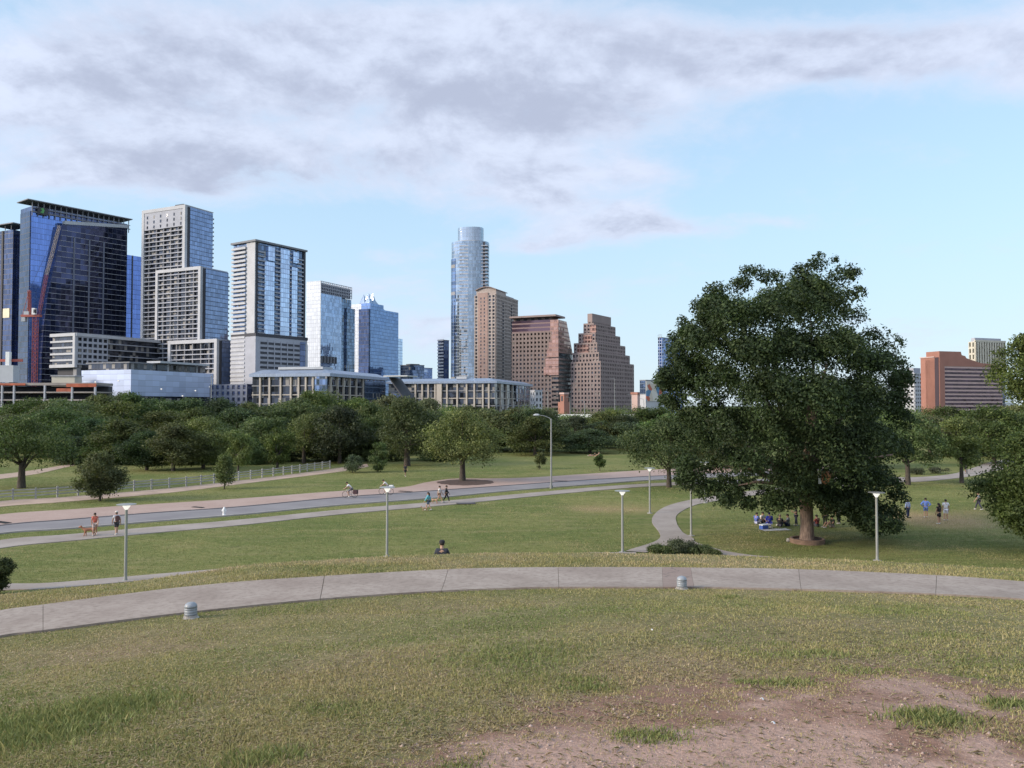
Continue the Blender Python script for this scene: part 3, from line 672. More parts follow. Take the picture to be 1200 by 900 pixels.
ptree('young_tree', 'bright green small tree beside the grey green shrub', 'tree', 442, 553, 427, 459, 519, 552, 'round', 18, 5000, .2, m='leaflight', trunk_r=.07, nlobes=20)
ptree('oak_tree', 'huge dark oak behind the jogger, left of the oak in the mulch bed', 'tree', 477, 546, 424, 527, 464, 536, 'oak', 19, 19000, .30, trunk_r=.5, nlobes=44, trunk_h=3.6)
ptree('oak_tree', 'spreading oak standing in the brown mulch bed beside the road', 'tree', 542, 564, 489, 597, 476, 546, 'oak', 20, 19000, .25, trunk_r=.38, trunk_h=3.4, nlobes=44)
ptree('sapling', 'small egg shaped sapling on the lawn left of the tall street light', 'tree', 632, 550, 624, 640, 529, 548, 'tall', 21, 3500, .2, trunk_r=.05, nlobes=24)
ptree('sapling', 'small round sapling on the lawn in front of the reclining couple', 'tree', 703, 552, 696, 712, 533, 547, 'round', 22, 2600, .2, m='leaflight', trunk_r=.05, nlobes=18)
ptree('oak_tree', 'wide umbrella shaped oak at the roadside left of the giant pecan tree', 'tree', 784, 571, 719, 851, 487, 556, 'oak', 23, 19000, .25, trunk_r=.3, trunk_h=3.0, nlobes=46)
ptree('oak_tree', 'dark oak with bare lower trunk by the path right of the giant pecan tree', 'tree', 1064, 568, 1028, 1112, 478, 548, 'oak', 24, 15000, .26, trunk_r=.3, nlobes=36, trunk_h=3.4)
ptree('oak_tree', 'lighter round oak beside the distant cyclist on the path', 'tree', 1127, 566, 1094, 1162, 489, 549, 'round', 25, 13000, .26, trunk_r=.24, nlobes=34, trunk_h=3.2)
# the giant pecan: lobes placed from its outline
def pxlobes(lst, d0, z_off, rng, jit):
    out = []
    for px, py, r_ in lst:
        k = r_/F*d0; dep = rng.uniform(-jit, jit)
        d = d0+dep; p = P(px, py, d); out.append((p, k))
    return out
pc = GF(946, 636); dP = pc.y
rngp = random.Random(3)
OUT = [(958,312,13),(940,322,16),(985,325,16),(1000,322,10),(1003,345,12),(885,322,13),(905,328,15),(868,335,14),(875,318,8),(960,300,5),(978,305,5),(999,312,5),(840,345,17),(822,362,16),(806,380,14),(792,398,12),(793,425,16),(784,455,13),(790,478,12),(815,470,20),
 (1000,372,18),(1025,396,18),(1045,405,16),(1055,428,14),(1040,425,16),(1050,455,16),(1056,490,20),(1050,530,22),(1042,570,20),(1048,605,14),(1030,600,18),(1052,585,14),(1010,590,20),(1000,612,12),(990,570,22),(960,575,16),(915,565,18),(895,580,14),(880,588,8),(870,570,14),(850,565,14),(840,575,9),(858,540,20),(835,545,16),(822,520,20),(825,555,12),(816,500,18),(975,600,14),
 (860,375,30),(910,365,34),(960,360,36),(830,405,26),(880,420,36),(930,415,38),(985,410,32),(1020,430,26),(845,450,28),(900,465,38),(955,470,40),(1005,470,36),(860,500,28),(915,515,36),(970,525,36),(1020,520,30),(880,545,24),(930,555,26),(990,548,28),(1020,560,24),(835,480,18),(820,435,18),(945,340,24),(925,345,20)]
lob = []
for px, py, r_ in OUT:
    big = r_ > 22
    for rep in range(3 if big else 1):
        k = r_/F*dP; half = math.sqrt(max(.05, 1-((px-930)/155.)**2))*math.sqrt(max(.1, 1-((py-470)/190.)**2))*8.2
        dep = rngp.uniform(-half, half)*(.95 if not big else 1.) if not big else (-half*.85, 0, half*.85)[rep]*rngp.uniform(.75, 1.05)
        if not big: dep *= .55
        d = dP+dep; p = P(px+rngp.uniform(-4, 4)*(rep > 0), py, d)
        lob.append((p.x-pc.x, p.y-pc.y, p.z-pc.z, k*.95, k*.95, k*.84))
OUT2 = [(785,440,13),(800,452,16),(798,412,14),(814,432,20),(782,470,9),(806,492,10),(812,395,16),(828,384,20),(838,360,18),(776,448,9),(1058,445,13),(1046,470,16),(812,562,15),(828,574,14),(804,546,14),(800,560,9),(946,572,22),(918,586,15),(975,586,17),(962,580,11),(903,590,12),(990,588,14),(1004,602,15),(1018,618,11),(1035,616,12),(1048,618,9),(1002,590,18),(935,588,10),(860,582,12),(875,592,8),(848,588,8)]
for px, py, r_ in OUT2:
    for dep in (-3.5, -1., 2.):
        k = r_/F*dP; p = P(px+rngp.uniform(-4, 4), py, dP+dep*(.6 if py < 500 else 1)+(2.2 if px < 835 and py > 540 else 0)); lob.append((p.x-pc.x, p.y-pc.y, p.z-pc.z, k*1.1, k*1.1, k*.9))
tr = empty('pecan_tree', pc, 0, 'giant dark pecan tree towering over the lawn, rising from a ring of brown edging', 'tree')
link_mesh('crown', leaf_mesh('crown', lob, 310000, .2, 5, .6, .55, .34, .5, .36), M['leafbig'], tr)
mb = MB(); s = dP/F; r0 = 7.6*s
mb.tube([(0,0,-.2),(-.02,0,.3),(.0,0,1.2),(-.03,.05,2.6),(-.1,.1,4.0)], [r0*1.5, r0*1.1, r0*.96, r0*.98, r0*.9], 14)
rk = random.Random(8)
for (ex, ey, ez, w) in [(-4.5,-1,7.,.34),(-6.3,1.5,5.5,.26),(-2.5,2.,11,.32),(1.2,-1.,13,.36),(4.,1.5,10.,.32),(5.6,-1.5,6.5,.26),(2.5,3.5,7.,.28),(-1.,-3.,8.,.26),(-5.2,-.5,4.2,.18),(5.0,1,4.,.18),(.6,.5,16.5,.18),(-3,.5,15,.16)]:
    b0 = Vector((-.1, .08, 3.5)); e = Vector((ex, ey, ez)); m1 = b0.lerp(e, .33)+Vector((rk.uniform(-.3,.3), rk.uniform(-.3,.3), .5)); m2 = b0.lerp(e, .68)+Vector((rk.uniform(-.4,.4), rk.uniform(-.3,.3), .5))
    mb.tube([b0, m1, m2, e], [w*1.15, w*.85, w*.6, w*.2], 8)
mb.build('trunk', M['barkpale'], tr, True)
# right edge: low hanging tree and the taller one behind it
ptree('elm_tree', 'full low hanging tree cut by the right edge of the photo, drooping to the lawn', 'tree', 1222, 652, 1146, 1300, 502, 634, 'round', 31, 60000, .19, m='leaflight', trunk_r=.4, trunk_h=4.5, nlobes=90)
ptree('elm_tree', 'taller dark tree at the right edge, beside the brick hotel', 'tree', 1216, 600, 1167, 1280, 386, 484, 'round', 32, 32000, .24, m='leaf', trunk_r=.35, trunk_h=6, nlobes=60)
ptree('round_shrub', 'clipped dark round shrub at the left end of the hill foot path', 'shrub', -6, 697, -32, 18.5, 650, 696, 'round', 33, 14000, .10, m='leafbig', trunk_r=.06, trunk_h=.6, nlobes=30)
for i, (px, py, xl, xr, tp, lab) in enumerate([(771,650,757,788,639,'low dark shrub at the left end of the planting bed in the path fork'),(798,649,778,820,632,'tallest and brightest low shrub in the planting bed in the path fork'),(820,651,806,838,639,'low shrub in the planting bed, right of its tallest shrub'),(835,653,824,848,645,'smallest dark shrub at the right tip of the planting bed in the path fork')]):
    ptree('low_shrub', lab, 'shrub', px, py, xl, xr, tp, py-.5, 'round', 41+i, 5200, .1, m='leafshrub' if i == 1 else 'leaf', trunk_r=.03, trunk_h=.25, nlobes=22, group='shrubs in the planting bed')
for i, (px, py, xl, xr, tp, lab) in enumerate([(1075,556,1063,1088,549,'low bush beside the path behind the bare trunked oak'),(1098,555,1086,1113,548,'low bush between the bare trunked oak and the lighter round oak')]):
    ptree('low_shrub', lab, 'shrub', px, py, xl, xr, tp, py-.3, 'round', 51+i, 2500, .16, m='leafshrub', trunk_r=.04, trunk_h=.4, nlobes=14)
# the belt of park trees: eight kinds, copied
PROT = []
for i in range(9):
    kd = ('oak', 'round', 'oak', 'round', 'tall', 'oak', 'round', 'oak', 'round')[i]; rg_ = random.Random(100+i)
    lb = crown_lobes(kd, 6.8, .5, 10.9, 38, rg_)
    PROT.append((link_mesh('trunk', trunk_mesh(4.2, .32, lb, rg_), None).data, leaf_mesh('crown', lb, 15000, .36, 200+i, .4)))
    bpy.data.objects.remove(bpy.data.objects['trunk'] if False else [o for o in bpy.data.objects if o.data == PROT[-1][0]][0])
    PROT[-1][0].materials.append(M['bark']); PROT[-1][1].materials.append(M[('leaf','leafdeep','leafolive','leaflight','leaf','leafdeep','leaflight','leafolive','leaf')[i]])
rb_ = random.Random(17)
def belt(px, base, half, top, k, label, grp, name='park_tree'):
    base += 3 if grp == FRONT else 8; d = D0(base); c = Vector((ray(px, base)[0]*d, d, 0)); s = half*1.28*d/F/6.; hz_ = (CZ+ray(px, top)[1]*d)/10.5
    o = empty(name, c, rb_.uniform(0, 6.28), label, 'tree', grp); o.scale = (s, s, hz_)
    link_mesh('trunk', PROT[k][0], None, o); link_mesh('crown', PROT[k][1], None, o); return o
FRONT = 'front row of the park tree belt'; MID = 'middle row of the park tree belt'; BACK = 'back row of the park tree belt'
for px, base, half, top, k, lab in [
 (140,541,34,492,0,'dark tree with visible trunk behind the bushy verge tree'),(108,537,28,490,1,'dark tree between the far left oak and the trunked tree behind the verge'),
 (172,548,26,506,1,'squat tree left of the darkest clump behind the fence meadow'),(203,549,30,498,2,'dark spreading tree at the meadow edge below the shiny panelled library hall'),
 (238,546,28,490,8,'very dark tree at the meadow edge below the grey glass podium'),(62,533,32,478,3,'bright green tree standing behind the far left oak'),
 (310,538,30,488,4,'tree rising behind the round dense fence tree'),(398,540,30,478,5,'dark tree right behind the far end of the fence trail'),
 (438,536,26,474,6,'lighter tree behind the bright green small tree'),(572,526,30,480,0,'dark tree just behind the mulch bed oak, right side'),
 (604,526,27,479,7,'dark oak with trunk on the lawn edge, left of the street light head'),(622,527,22,480,1,'dark tree directly left of the street light pole'),
 (641,526,24,481,2,'dark tree directly behind the street light pole'),(675,522,26,489,5,'small oak with a lone trunk below the white bridge rail'),
 (707,522,24,484,8,'dark round tree right of the white bridge rail'),(728,522,20,486,1,'dark tree at the left rim of the umbrella shaped oak'),
 (838,545,40,490,7,'shaded tree behind the left flank of the giant pecan tree'),(1012,545,34,480,0,'tree hidden behind the right flank of the giant pecan tree'),
 (1165,541,34,476,3,'pale tree by the path behind the low hanging right edge tree')]:
    belt(px, base, half, top, k, lab, FRONT)
for i, (px, half, tp, lm) in enumerate([(92,26,505,'between the far left oak and the bushy verge tree'),(128,24,503,'above the crown of the bushy verge tree'),(157,22,508,'just right of the trunked tree behind the verge'),(190,24,506,'at the meadow edge under the squat tree'),(222,23,509,'at the meadow edge left of the leafy fence tree'),(252,20,507,'behind the cone shaped young tree'),(296,20,508,'between the leafy and the round fence trees'),(340,22,506,'right of the round dense fence tree'),(384,24,503,'behind the last posts of the rail fence'),(420,22,500,'behind the grey green shrub'),(456,22,503,'behind the bright green small tree'),(512,22,500,'in the gap between the huge dark oak and the mulch bed oak')]):
    o = belt(px, 541 if px < 300 else 537, half, tp, (1, 3, 6, 8)[i % 4], 'low bushy tree '+lm, FRONT); o.location.z = -.9
LM = [(8,'the concrete construction deck'),(45,'the red crane mast'),(92,'the low white framed block'),(140,'the left half of the shiny library hall'),(190,'the right half of the shiny library hall'),(232,'the white framed stepped tower'),(275,'the grey glass podium'),(318,'the striped white tower'),(352,'the left end of the blue roofed office'),(392,'the silver glass tower'),(436,'the crown topped blue tower'),(480,'the low gap between the blue roofed offices'),(530,'the tallest curved tower'),(580,'the beige apartment tower'),(632,'the red brown granite tower'),(694,'the stepped pyramid tower'),(740,'the right foot of the stepped pyramid tower'),(790,'the dark blue lattice tower'),(1092,'the left part of the orange brick hotel'),(1132,'the middle of the orange brick hotel'),(1172,'the right end of the orange brick hotel'),(1205,'the right edge of the skyline')]
TOPS = [(0,472),(45,470),(92,468),(140,462),(190,466),(232,470),(275,474),(318,470),(352,463),(370,459),(392,467),(436,467),(480,466),(530,472),(580,478),(632,478),(648,480),(652,495),(694,495),(704,483),(740,481),(790,478),(900,470),(1092,478),(1132,483),(1172,482),(1205,470)]
for i, (px, lm) in enumerate(LM):
    tp = float(np.interp(px, [a for a, b in TOPS], [b for a, b in TOPS]))+rb_.uniform(-3, 6)
    looks = ['dense', 'broad', 'feathery', 'dark', 'rounded'][i % 5]
    belt(px+rb_.uniform(-5, 5), 523+rb_.uniform(-5, 5), 30+rb_.uniform(-3, 5), tp+rb_.uniform(6, 11), (i*5+2) % 9, looks+' tree mid way in the belt, below '+lm, MID)
    belt(px+(22 if px != 632 else 78)+rb_.uniform(-6, 6), 512+rb_.uniform(-3, 3), 26+rb_.uniform(-3, 5), float(np.interp(px+22, [a for a, b in TOPS], [b for a, b in TOPS]))+rb_.uniform(-4, 5), (i*4+3) % 9, looks+' tree top at the belt rear, under '+lm, BACK)
belt(369, 516, 22, 457.5, 4, 'tallest pointed tree top of the wooded belt, before the blue roofed office', BACK)
belt(78, 518, 34, 469, 3, 'bright green spreading crown before the concrete construction deck', BACK)
belt(415, 510, 26, 468, 6, 'broad pale crown before the columns of the blue roofed office', BACK)
belt(146, 512, 20, 461, 8, 'lone raised crown before the shiny library hall', BACK)
# the far woods that read as one mass
rw = random.Random(23); lb = []
for i in range(620):
    px = rw.uniform(-120, 1320); d = rw.uniform(215, 400)
    tp = float(np.interp(px, [a for a, b in TOPS], [b for a, b in TOPS]))+rw.uniform(1, 8)
    top = CZ+ray(px, tp)[1]*d; x = ray(px, 475)[0]*d; r_ = rw.uniform(3., 5.)
    lb.append((x, d, max(top-r_, 2), r_*1.2, r_*1.2, r_)); lb.append((x+rw.uniform(-2, 2), d-1, max(top-r_*2.3, 1.5), r_*1.2, r_*1.2, r_))
for i in range(120):
    px = rw.uniform(590, 1090); d = rw.uniform(450, 520); tp = rw.uniform(473, 481); top = CZ+ray(px, tp)[1]*d; lb.append((ray(px, 475)[0]*d, d, top-4.5, 5.5, 5.5, 4.5)); lb.append((ray(px, 475)[0]*d, d, top-9, 5.5, 5.5, 4.5))
woods = link_mesh('woods', leaf_mesh('woods', lb, 230000, .7, 61, .4), M['leaf']); tag(woods, kind='stuff')
# ------------------------------------------------------------------ facade materials
def glass(name, tint, fh, bw, line=(.09,.11,.15), tz=.10, tx=.06, rough=.06, metal=.75, var=.35, wav=.02, span=None, vary_dark=.0, blinds=0.):
    """curtain wall: panes of fh x bw metres, each tilted and tinted a hair differently"""
    t = NT(name); x, y, z = t.xyz(t.obj()); h = t.m('ADD', x, y)
    u = t.m('DIVIDE', h, bw); v = t.m('DIVIDE', z, fh)
    cell = t.cxyz(t.m('FLOOR', u), t.m('FLOOR', v), 0.); wn = t.n('TexWhiteNoise', {'noise_dimensions': '3D'}, Vector=cell)
    fu, fv = t.m('FRACT', u), t.m('FRACT', v)
    ln = t.m('MAXIMUM', t.m('LESS_THAN', fu, tx), t.m('LESS_THAN', fv, tz))
    k = t.mr(wn.outputs[0], 0., 1., 1-var, 1+var*.6, False)
    if vary_dark: k = t.m('MULTIPLY', k, t.m('SUBTRACT', 1., t.m('MULTIPLY', t.m('LESS_THAN', wn.outputs[0], vary_dark), .65)))
    c = t.mix(1., (*tint, 1), t.n('CombineColor', None, i0=k, i1=k, i2=k).outputs[0], 'MULTIPLY')
    nrm = t.n('NewGeometry').outputs['Normal']
    big = t.n('TexNoise', None, Vector=t.obj(), Scale=.035, Detail=2.).outputs[1]
    nn = t.vm('ADD', nrm, t.vm('ADD', t.vm('SCALE', t.vm('SUBTRACT', wn.outputs[1], (.5,.5,.5)), wav), t.vm('SCALE', t.vm('SUBTRACT', big, (.5,.5,.5)), wav*2.5)))
    nn = t.vm('NORMALIZE', nn)
    g = t.bsdf(c, rough, metal, nn); l = t.bsdf((*line, 1), .5)
    if blinds: g = t.n('MixShader', None, i0=t.m('MULTIPLY', t.m('GREATER_THAN', t.xyz(wn.outputs[1])[1], 1-blinds), .8), i1=g, i2=t.bsdf((.30,.29,.27,1), .6)).outputs[0]
    if span:
        sp_ = t.m('MULTIPLY', t.m('GREATER_THAN', fv, tz), t.m('LESS_THAN', fv, tz+span[1]))
        g = t.n('MixShader', None, i0=sp_, i1=g, i2=t.bsdf((*span[0], 1), .4, .2)).outputs[0]
    return t.out(t.n('MixShader', None, i0=ln, i1=g, i2=l).outputs[0])
def wallm(name, col, fh=4., bw=0, rough=.8, var=.1, line=None):
    t = NT(name); p = t.obj(); x, y, z = t.xyz(p); n = t.noise(p, .12, 5., .6); k = t.mr(n, .3, .7, 1-var, 1+var, False)
    c = t.mix(1., (*col, 1), t.n('CombineColor', None, i0=k, i1=k, i2=k).outputs[0], 'MULTIPLY')
    if line:
        ln = t.m('LESS_THAN', t.m('FRACT', t.m('DIVIDE', z, fh)), .06)
        if bw: ln = t.m('MAXIMUM', ln, t.m('LESS_THAN', t.m('FRACT', t.m('DIVIDE', t.m('ADD', x, y), bw)), .05))
        c = t.mix(t.m('MULTIPLY', ln, .6), c, (*line, 1))
    return t.out(t.bsdf(c, rough))
g_ = M
g_['g_dark'] = glass('dark_blue_glass', (.10,.13,.24), 4.2, 3.0, (.05,.06,.09), wav=.03)
g_['g_bright'] = glass('bright_blue_glass', (.16,.28,.66), 4.2, 1.6, (.10,.16,.32), tx=.05, tz=.07, wav=.012, var=.15)
g_['g_navy'] = glass('navy_glass', (.06,.085,.16), 4.2, 2.2, (.03,.035,.05), wav=.03)
g_['g_sail'] = glass('sail_glass', (.05,.062,.125), 4.2, 3.6, (.06,.068,.10), tz=.08, tx=.04, wav=.04, var=.5)
g_['g_steel'] = glass('steel_blue_glass', (.23,.30,.48), 3.4, 2.4, (.07,.09,.14), tz=.14, tx=.05, wav=.02, var=.25, metal=.5)
g_['g_sky'] = glass('sky_blue_glass', (.50,.62,.82), 3.5, 1.9, (.28,.36,.52), tz=.12, tx=.08, wav=.02, var=.2)
g_['g_silver'] = glass('silver_glass', (.66,.68,.70), 4., 2.6, (.22,.25,.29), tz=.06, tx=.09, wav=.008, metal=.3, rough=.15, var=.12)  # low metal and pale base paint in a bright sky reflection
g_['g_mid'] = glass('mullioned_blue_glass', (.30,.39,.58), 4., 2.0, (.38,.46,.60), tz=.07, tx=.11, wav=.04, var=.3)
g_['g_frost'] = glass('folded_blue_glass', (.17,.26,.46), 4., 1.7, (.12,.19,.34), tz=.12, tx=.07, wav=.03, var=.22)
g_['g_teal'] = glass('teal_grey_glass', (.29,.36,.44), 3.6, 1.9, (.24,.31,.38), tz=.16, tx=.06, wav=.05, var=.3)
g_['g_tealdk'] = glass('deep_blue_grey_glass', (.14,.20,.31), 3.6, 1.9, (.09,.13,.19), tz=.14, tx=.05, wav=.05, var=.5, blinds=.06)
g_['g_win'] = glass('window_glass', (.045,.055,.075), 3.6, 2.4, (.03,.03,.035), tz=.04, tx=.05, metal=.45, wav=.05, var=.7, blinds=.2)
g_['g_gold'] = glass('gold_glint_glass', (.35,.205,.165), 3.8, 3.2, (.33,.19,.16), tz=.34, tx=.18, wav=.05, var=.4)  # gold of the reflected sun put into the glass tint
g_['g_wine'] = glass('wine_glass', (.13,.08,.10), 3.8, 60., (.20,.13,.125), tz=.32, tx=.0, metal=.6, wav=.02, var=.2)
g_['g_roofblue'] = glass('blue_grey_standing_seam', (.27,.33,.43), 60., 1.2, (.16,.20,.27), tx=.1, tz=.0, rough=.35, metal=.35, wav=.0, var=.12)
g_['g_panel'] = glass('pale_blue_wall_panels', (.42,.50,.68), 3.6, 5.5, (.20,.24,.33), tz=.05, tx=.006, rough=.4, metal=.25, wav=.01, var=.16)
g_['g_lattice'] = glass('diamond_blue_glass', (.12,.2,.42), 3.5, 3.0, (.45,.52,.68), tz=.25, tx=.22, wav=.05, var=.8)
g_['w_white'] = wallm('white_concrete', (.46,.475,.50)); g_['w_pale'] = wallm('pale_grey_concrete', (.37,.39,.44)); g_['w_grey'] = wallm('grey_concrete', (.24,.245,.26)); g_['w_dark'] = wallm('charcoal_cladding', (.055,.058,.07))
g_['w_blue'] = wallm('blue_grey_cladding', (.15,.17,.23), 3.5, 0, line=(.07,.08,.12)); g_['w_beige'] = wallm('beige_stone', (.40,.345,.315), 3.4, line=(.22,.18,.17)); g_['w_pink'] = wallm('pink_brick_facing', (.36,.255,.222), 3.4, line=(.24,.15,.12))
g_['w_granite'] = wallm('brown_granite', (.235,.18,.163)); g_['w_granite2'] = wallm('rosy_granite', (.27,.213,.20)); g_['w_orange'] = wallm('orange_brick', (.32,.155,.118)); g_['w_orangepale'] = wallm('pale_salmon_band', (.50,.365,.335)); g_['w_cream'] = wallm('cream_stone', (.55,.52,.43)); g_['w_deck'] = wallm('raw_concrete', (.27,.245,.23), var=.2)
g_['w_stone'] = wallm('limestone_columns', (.42,.385,.34)); g_['netting'] = plain('orange_safety_netting', (.36,.10,.055), .8, var=.3, scale=.3); g_['crane'] = plain('red_crane_steel', (.36,.085,.06), .5, var=.15); g_['craneyel'] = plain('pale_crane_jib_steel', (.52,.44,.36), .5, var=.2, scale=.3)
g_['roofmetal'] = wallm('roof_metal', (.20,.21,.23)); g_['roofpale'] = wallm('pale_roof_metal', (.42,.45,.48)); g_['litwin'] = plain('cream_panel', (.72,.66,.48), .6, var=.1, scale=.2)
g_['w_winedark'] = wallm('dark_maroon_cladding', (.05,.035,.045)); g_['g_winered'] = glass('maroon_window_glass', (.06,.035,.05), 3., 2.2, (.03,.02,.025), tx=.05, tz=0, metal=.3, wav=.03, var=.5)
g_['g_gold2'] = glass('amber_tinted_glass', (.34,.31,.22), 4., 2.4, (.10,.10,.09), wav=.05, var=.5); g_['g_skypale'] = glass('pale_crown_glass', (.36,.42,.49), 4., 2.2, (.26,.30,.35), tz=.05, tx=.06, wav=.02, var=.1)
g_['g_crown'] = glass('pale_crown_facets', (.36,.45,.58), 4., 2., (.25,.32,.42), metal=.6, wav=.02); g_['leafsign'] = plain('green_sign_paint', (.10,.34,.10), .5)
t = NT('warm_wall_lamp'); g_['lampglow'] = t.out(t.n('Emission', None, Color=(1., .95, .85, 1), Strength=.7).outputs[0])
t = NT('painted_wall_mural'); p = t.obj(); v = t.n('TexVoronoi', None, Vector=p, Scale=.22); h = t.n('SeparateColor', None, i0=v.outputs[1])
c = t.mix(t.m('GREATER_THAN', h.outputs[0], .45), (.55,.5,.42,1), (.45,.14,.09,1)); c = t.mix(t.m('GREATER_THAN', h.outputs[1], .62), c, (.10,.22,.36,1)); c = t.mix(t.m('GREATER_THAN', h.outputs[2], .68), c, (.62,.6,.55,1)); g_['mural'] = t.out(t.bsdf(c, .8))
# ------------------------------------------------------------------ building helper
class Bld:
    """local x runs back along the right face, local y back along the left face, origin at the near corner"""
    def __init__(s, name, label, cat, xc, D, ang, group=None, lab_part=None):
        s.D, s.a = D, R(ang); s.c = Vector((ray(xc, 475)[0]*D, D, 0))
        s.sa, s.ca = math.sin(s.a), math.cos(s.a)
        s.e = empty(name, s.c, math.atan2(s.ca, s.sa), label, cat, group)
    def loc(s, px, D):                        # local x,y of the point at pixel column px, depth D
        X = ray(px, 475)[0]*D-s.c.x; Y = D-s.c.y
        return X*s.sa+Y*s.ca, -X*s.ca+Y*s.sa
    def X(s, px, y=0.):                       # local x on the plane local y = y
        t_ = ray(px, 475)[0]; cx, cy = s.c.x-y*s.ca, s.c.y+y*s.sa
        return (t_*cy-cx)/(s.sa-t_*s.ca)
    def Y(s, px, x=0.):
        t_ = ray(px, 475)[0]; cx, cy = s.c.x+x*s.sa, s.c.y+x*s.ca
        return (cx-t_*cy)/(s.ca+t_*s.sa)
    def dep(s, x, y): return s.c.y+x*s.ca+y*s.sa
    def Z(s, py, x=0., y=0.): return CZ+ray(600, py)[1]*s.dep(x, y)
    def box(s, part, m, x0, x1, y0, y1, z0, z1, parent=None):
        mb = MB(); mb.box(x0, x1, y0, y1, z0, z1); return mb.build(part, M[m], parent or s.e)
    def mb(s, part, m, mb, parent=None, smooth=False): return mb.build(part, [M[q] for q in m] if isinstance(m, list) else M[m], parent or s.e, smooth)
    def floors(s, part, m, side, a0, a1, z0, z1, fh, out, th, base=0., inn=.2, step=1):
        """a slab per floor proud of a face; side R: plane y=base, a along x; side L: plane x=base, a along y"""
        z = z0
        while z < z1-.3:
            if side == 'R': s.box(part, m, a0, a1, base-out, base+inn, z, z+th)
            else: s.box(part, m, base-out, base+inn, a0, a1, z, z+th)
            z += fh*step
    def grid(s, part, m, side, a0, a1, z0, z1, fh, bw, out, sp=.38, pw=.38, base=0., floorpart=None):
        """wall of piers and spandrels standing proud of dark glass: one connected lattice"""
        mb = MB(); A = abs(a1-a0); n = max(1, round(A/bw)); w = A/n; lo = min(a0, a1)
        def bx(p, q, za, zb, o):
            if side == 'R': mb.box(p, q, base-o, base+.15, za, zb)
            else: mb.box(base-o, base+.15, p, q, za, zb)
        for i in range(n+1):
            h = pw*w/2; bx(max(lo, lo+i*w-h), min(lo+A, lo+i*w+h), z0, z1, out)
        k = max(1, round((z1-z0)/fh)); f = (z1-z0)/k
        for i in range(k+1):
            za = max(z0, z0+i*f-sp*f/2); zb = min(z1, z0+i*f+sp*f/2); bx(lo, lo+A, za, zb, out*.82)
        return s.mb(part, m, mb)
    def bands(s, m, x0, x1, y0, y1, z0, z1, fh, gap=.12, part='window_band'):
        k = max(1, round((z1-z0)/fh)); f = (z1-z0)/k
        for i in range(k): s.box(part, m, x0, x1, y0, y1, z0+i*f+(0 if i == 0 else .002), z0+(i+1)*f)
    def frame(s, part, m, side, a0, a1, z0, z1, w, out, base=0., sides='LRT', inn=.4):
        mb = MB(); lo, hi = min(a0, a1), max(a0, a1)
        def bx(p, q, za, zb):
            if side == 'R': mb.box(p, q, base-out, base+inn, za, zb)
            else: mb.box(base-out, base+inn, p, q, za, zb)
        top = z1-w if 'T' in sides else z1; bot = z0+w if 'B' in sides else z0
        if 'T' in sides: bx(lo, hi, z1-w, z1)
        if 'B' in sides: bx(lo, hi, z0, z0+w)
        if 'L' in sides: bx(hi-w if side == 'L' else lo, hi if side == 'L' else lo+w, bot, top)
        if 'R' in sides: bx(lo if side == 'L' else hi-w, lo+w if side == 'L' else hi, bot, top)
        return s.mb(part, m, mb)
# 1 dark tower at the left edge
b = Bld('office_tower', 'dark navy glass tower with flat roof canopy, cut by the left edge of the photo', 'office tower', 12, 640, 25)
zt = b.Z(269); b.box('curtain_wall', 'g_navy', 0, 34, 0, 30, 0, zt); b.box('window_bay', 'g_dark', 3, 12, -.5, 1, 0, zt-6)
b.box('roof_canopy', 'roofmetal', -3, 14, -4, 22, zt+4.3, zt+5.1)
for q in ((-1, 1), (-1, 9), (-1, 17), (9, 1)): b.box('canopy_post', 'roofmetal', q[0], q[0]+.5, q[1], q[1]+.5, zt, zt+4.3)
b.box('panel', 'litwin', -.4, .3, b.Y(9.5), b.Y(2), b.Z(372), b.Z(361)); b.e.children[-1]['label'] = 'cream lit panel on the dark wall'
b.box('wall_fin', 'w_dark', -.5, .3, b.Y(1), b.Y(-1), 0, zt)
# 2 big glass office tower with the sail shaped front
b = Bld('office_tower', 'tallest left office tower of blue glass with slanted dark front and open roof frame', 'office tower', 33, 600, 36)
zt = b.Z(248); xr = b.X(147); yl = b.Y(21)
b.box('curtain_wall', 'g_bright', 0, xr*.62, 0, yl-.5, 0, zt); b.box('side_wall', 'g_navy', -.6, 1, .8, yl, 0, zt+.6)
b.box('curtain_wall', 'g_navy', xr*.62+.01, xr, 1, 34, 0, zt-1)
zf = b.Z(234.5)
mb = MB()
mb.box(-4, xr+2.5, -3, 16, zf-.7, zf); b.mb('roof_frame', 'roofmetal', mb)
n = 18
for i in range(n+1):
    x = xr*i/n; b.box('roof_post', 'roofmetal', x, x+.45, -1.2, -.6, zt-3, zf-1.1)
b.box('roof_rail', 'roofmetal', 0, xr+1.5, -1.3, -.9, zt+3, zt+3.5); b.box('roof_rail', 'roofmetal', 0, xr+1.5, -1.3, -.9, zt-.2, zt+.5)
b.box('parapet_wall', 'g_dark', .5, xr, .4, 20, zt, zt+4.5)
# emblem sign: dark board with a pale green leaf like mark
sg = b.box('sign', 'w_dark', b.X(39.5), b.X(52), -1.9, -1.4, b.Z(250), b.Z(241.5))
mb = MB(); x0, x1 = b.X(42), b.X(47); z0 = b.Z(248.5); w = x1-x0
mb.slab([(x0, z0+.5), (x0+w*.7, z0), (x1, z0+2.2), (x0+w*.75, z0+4.4), (x0+.2, z0+3.6), (x0+w*.45, z0+2.2)], 'y', -2.2, -1.95)
b.mb('emblem', 'leafsign', mb, sg)
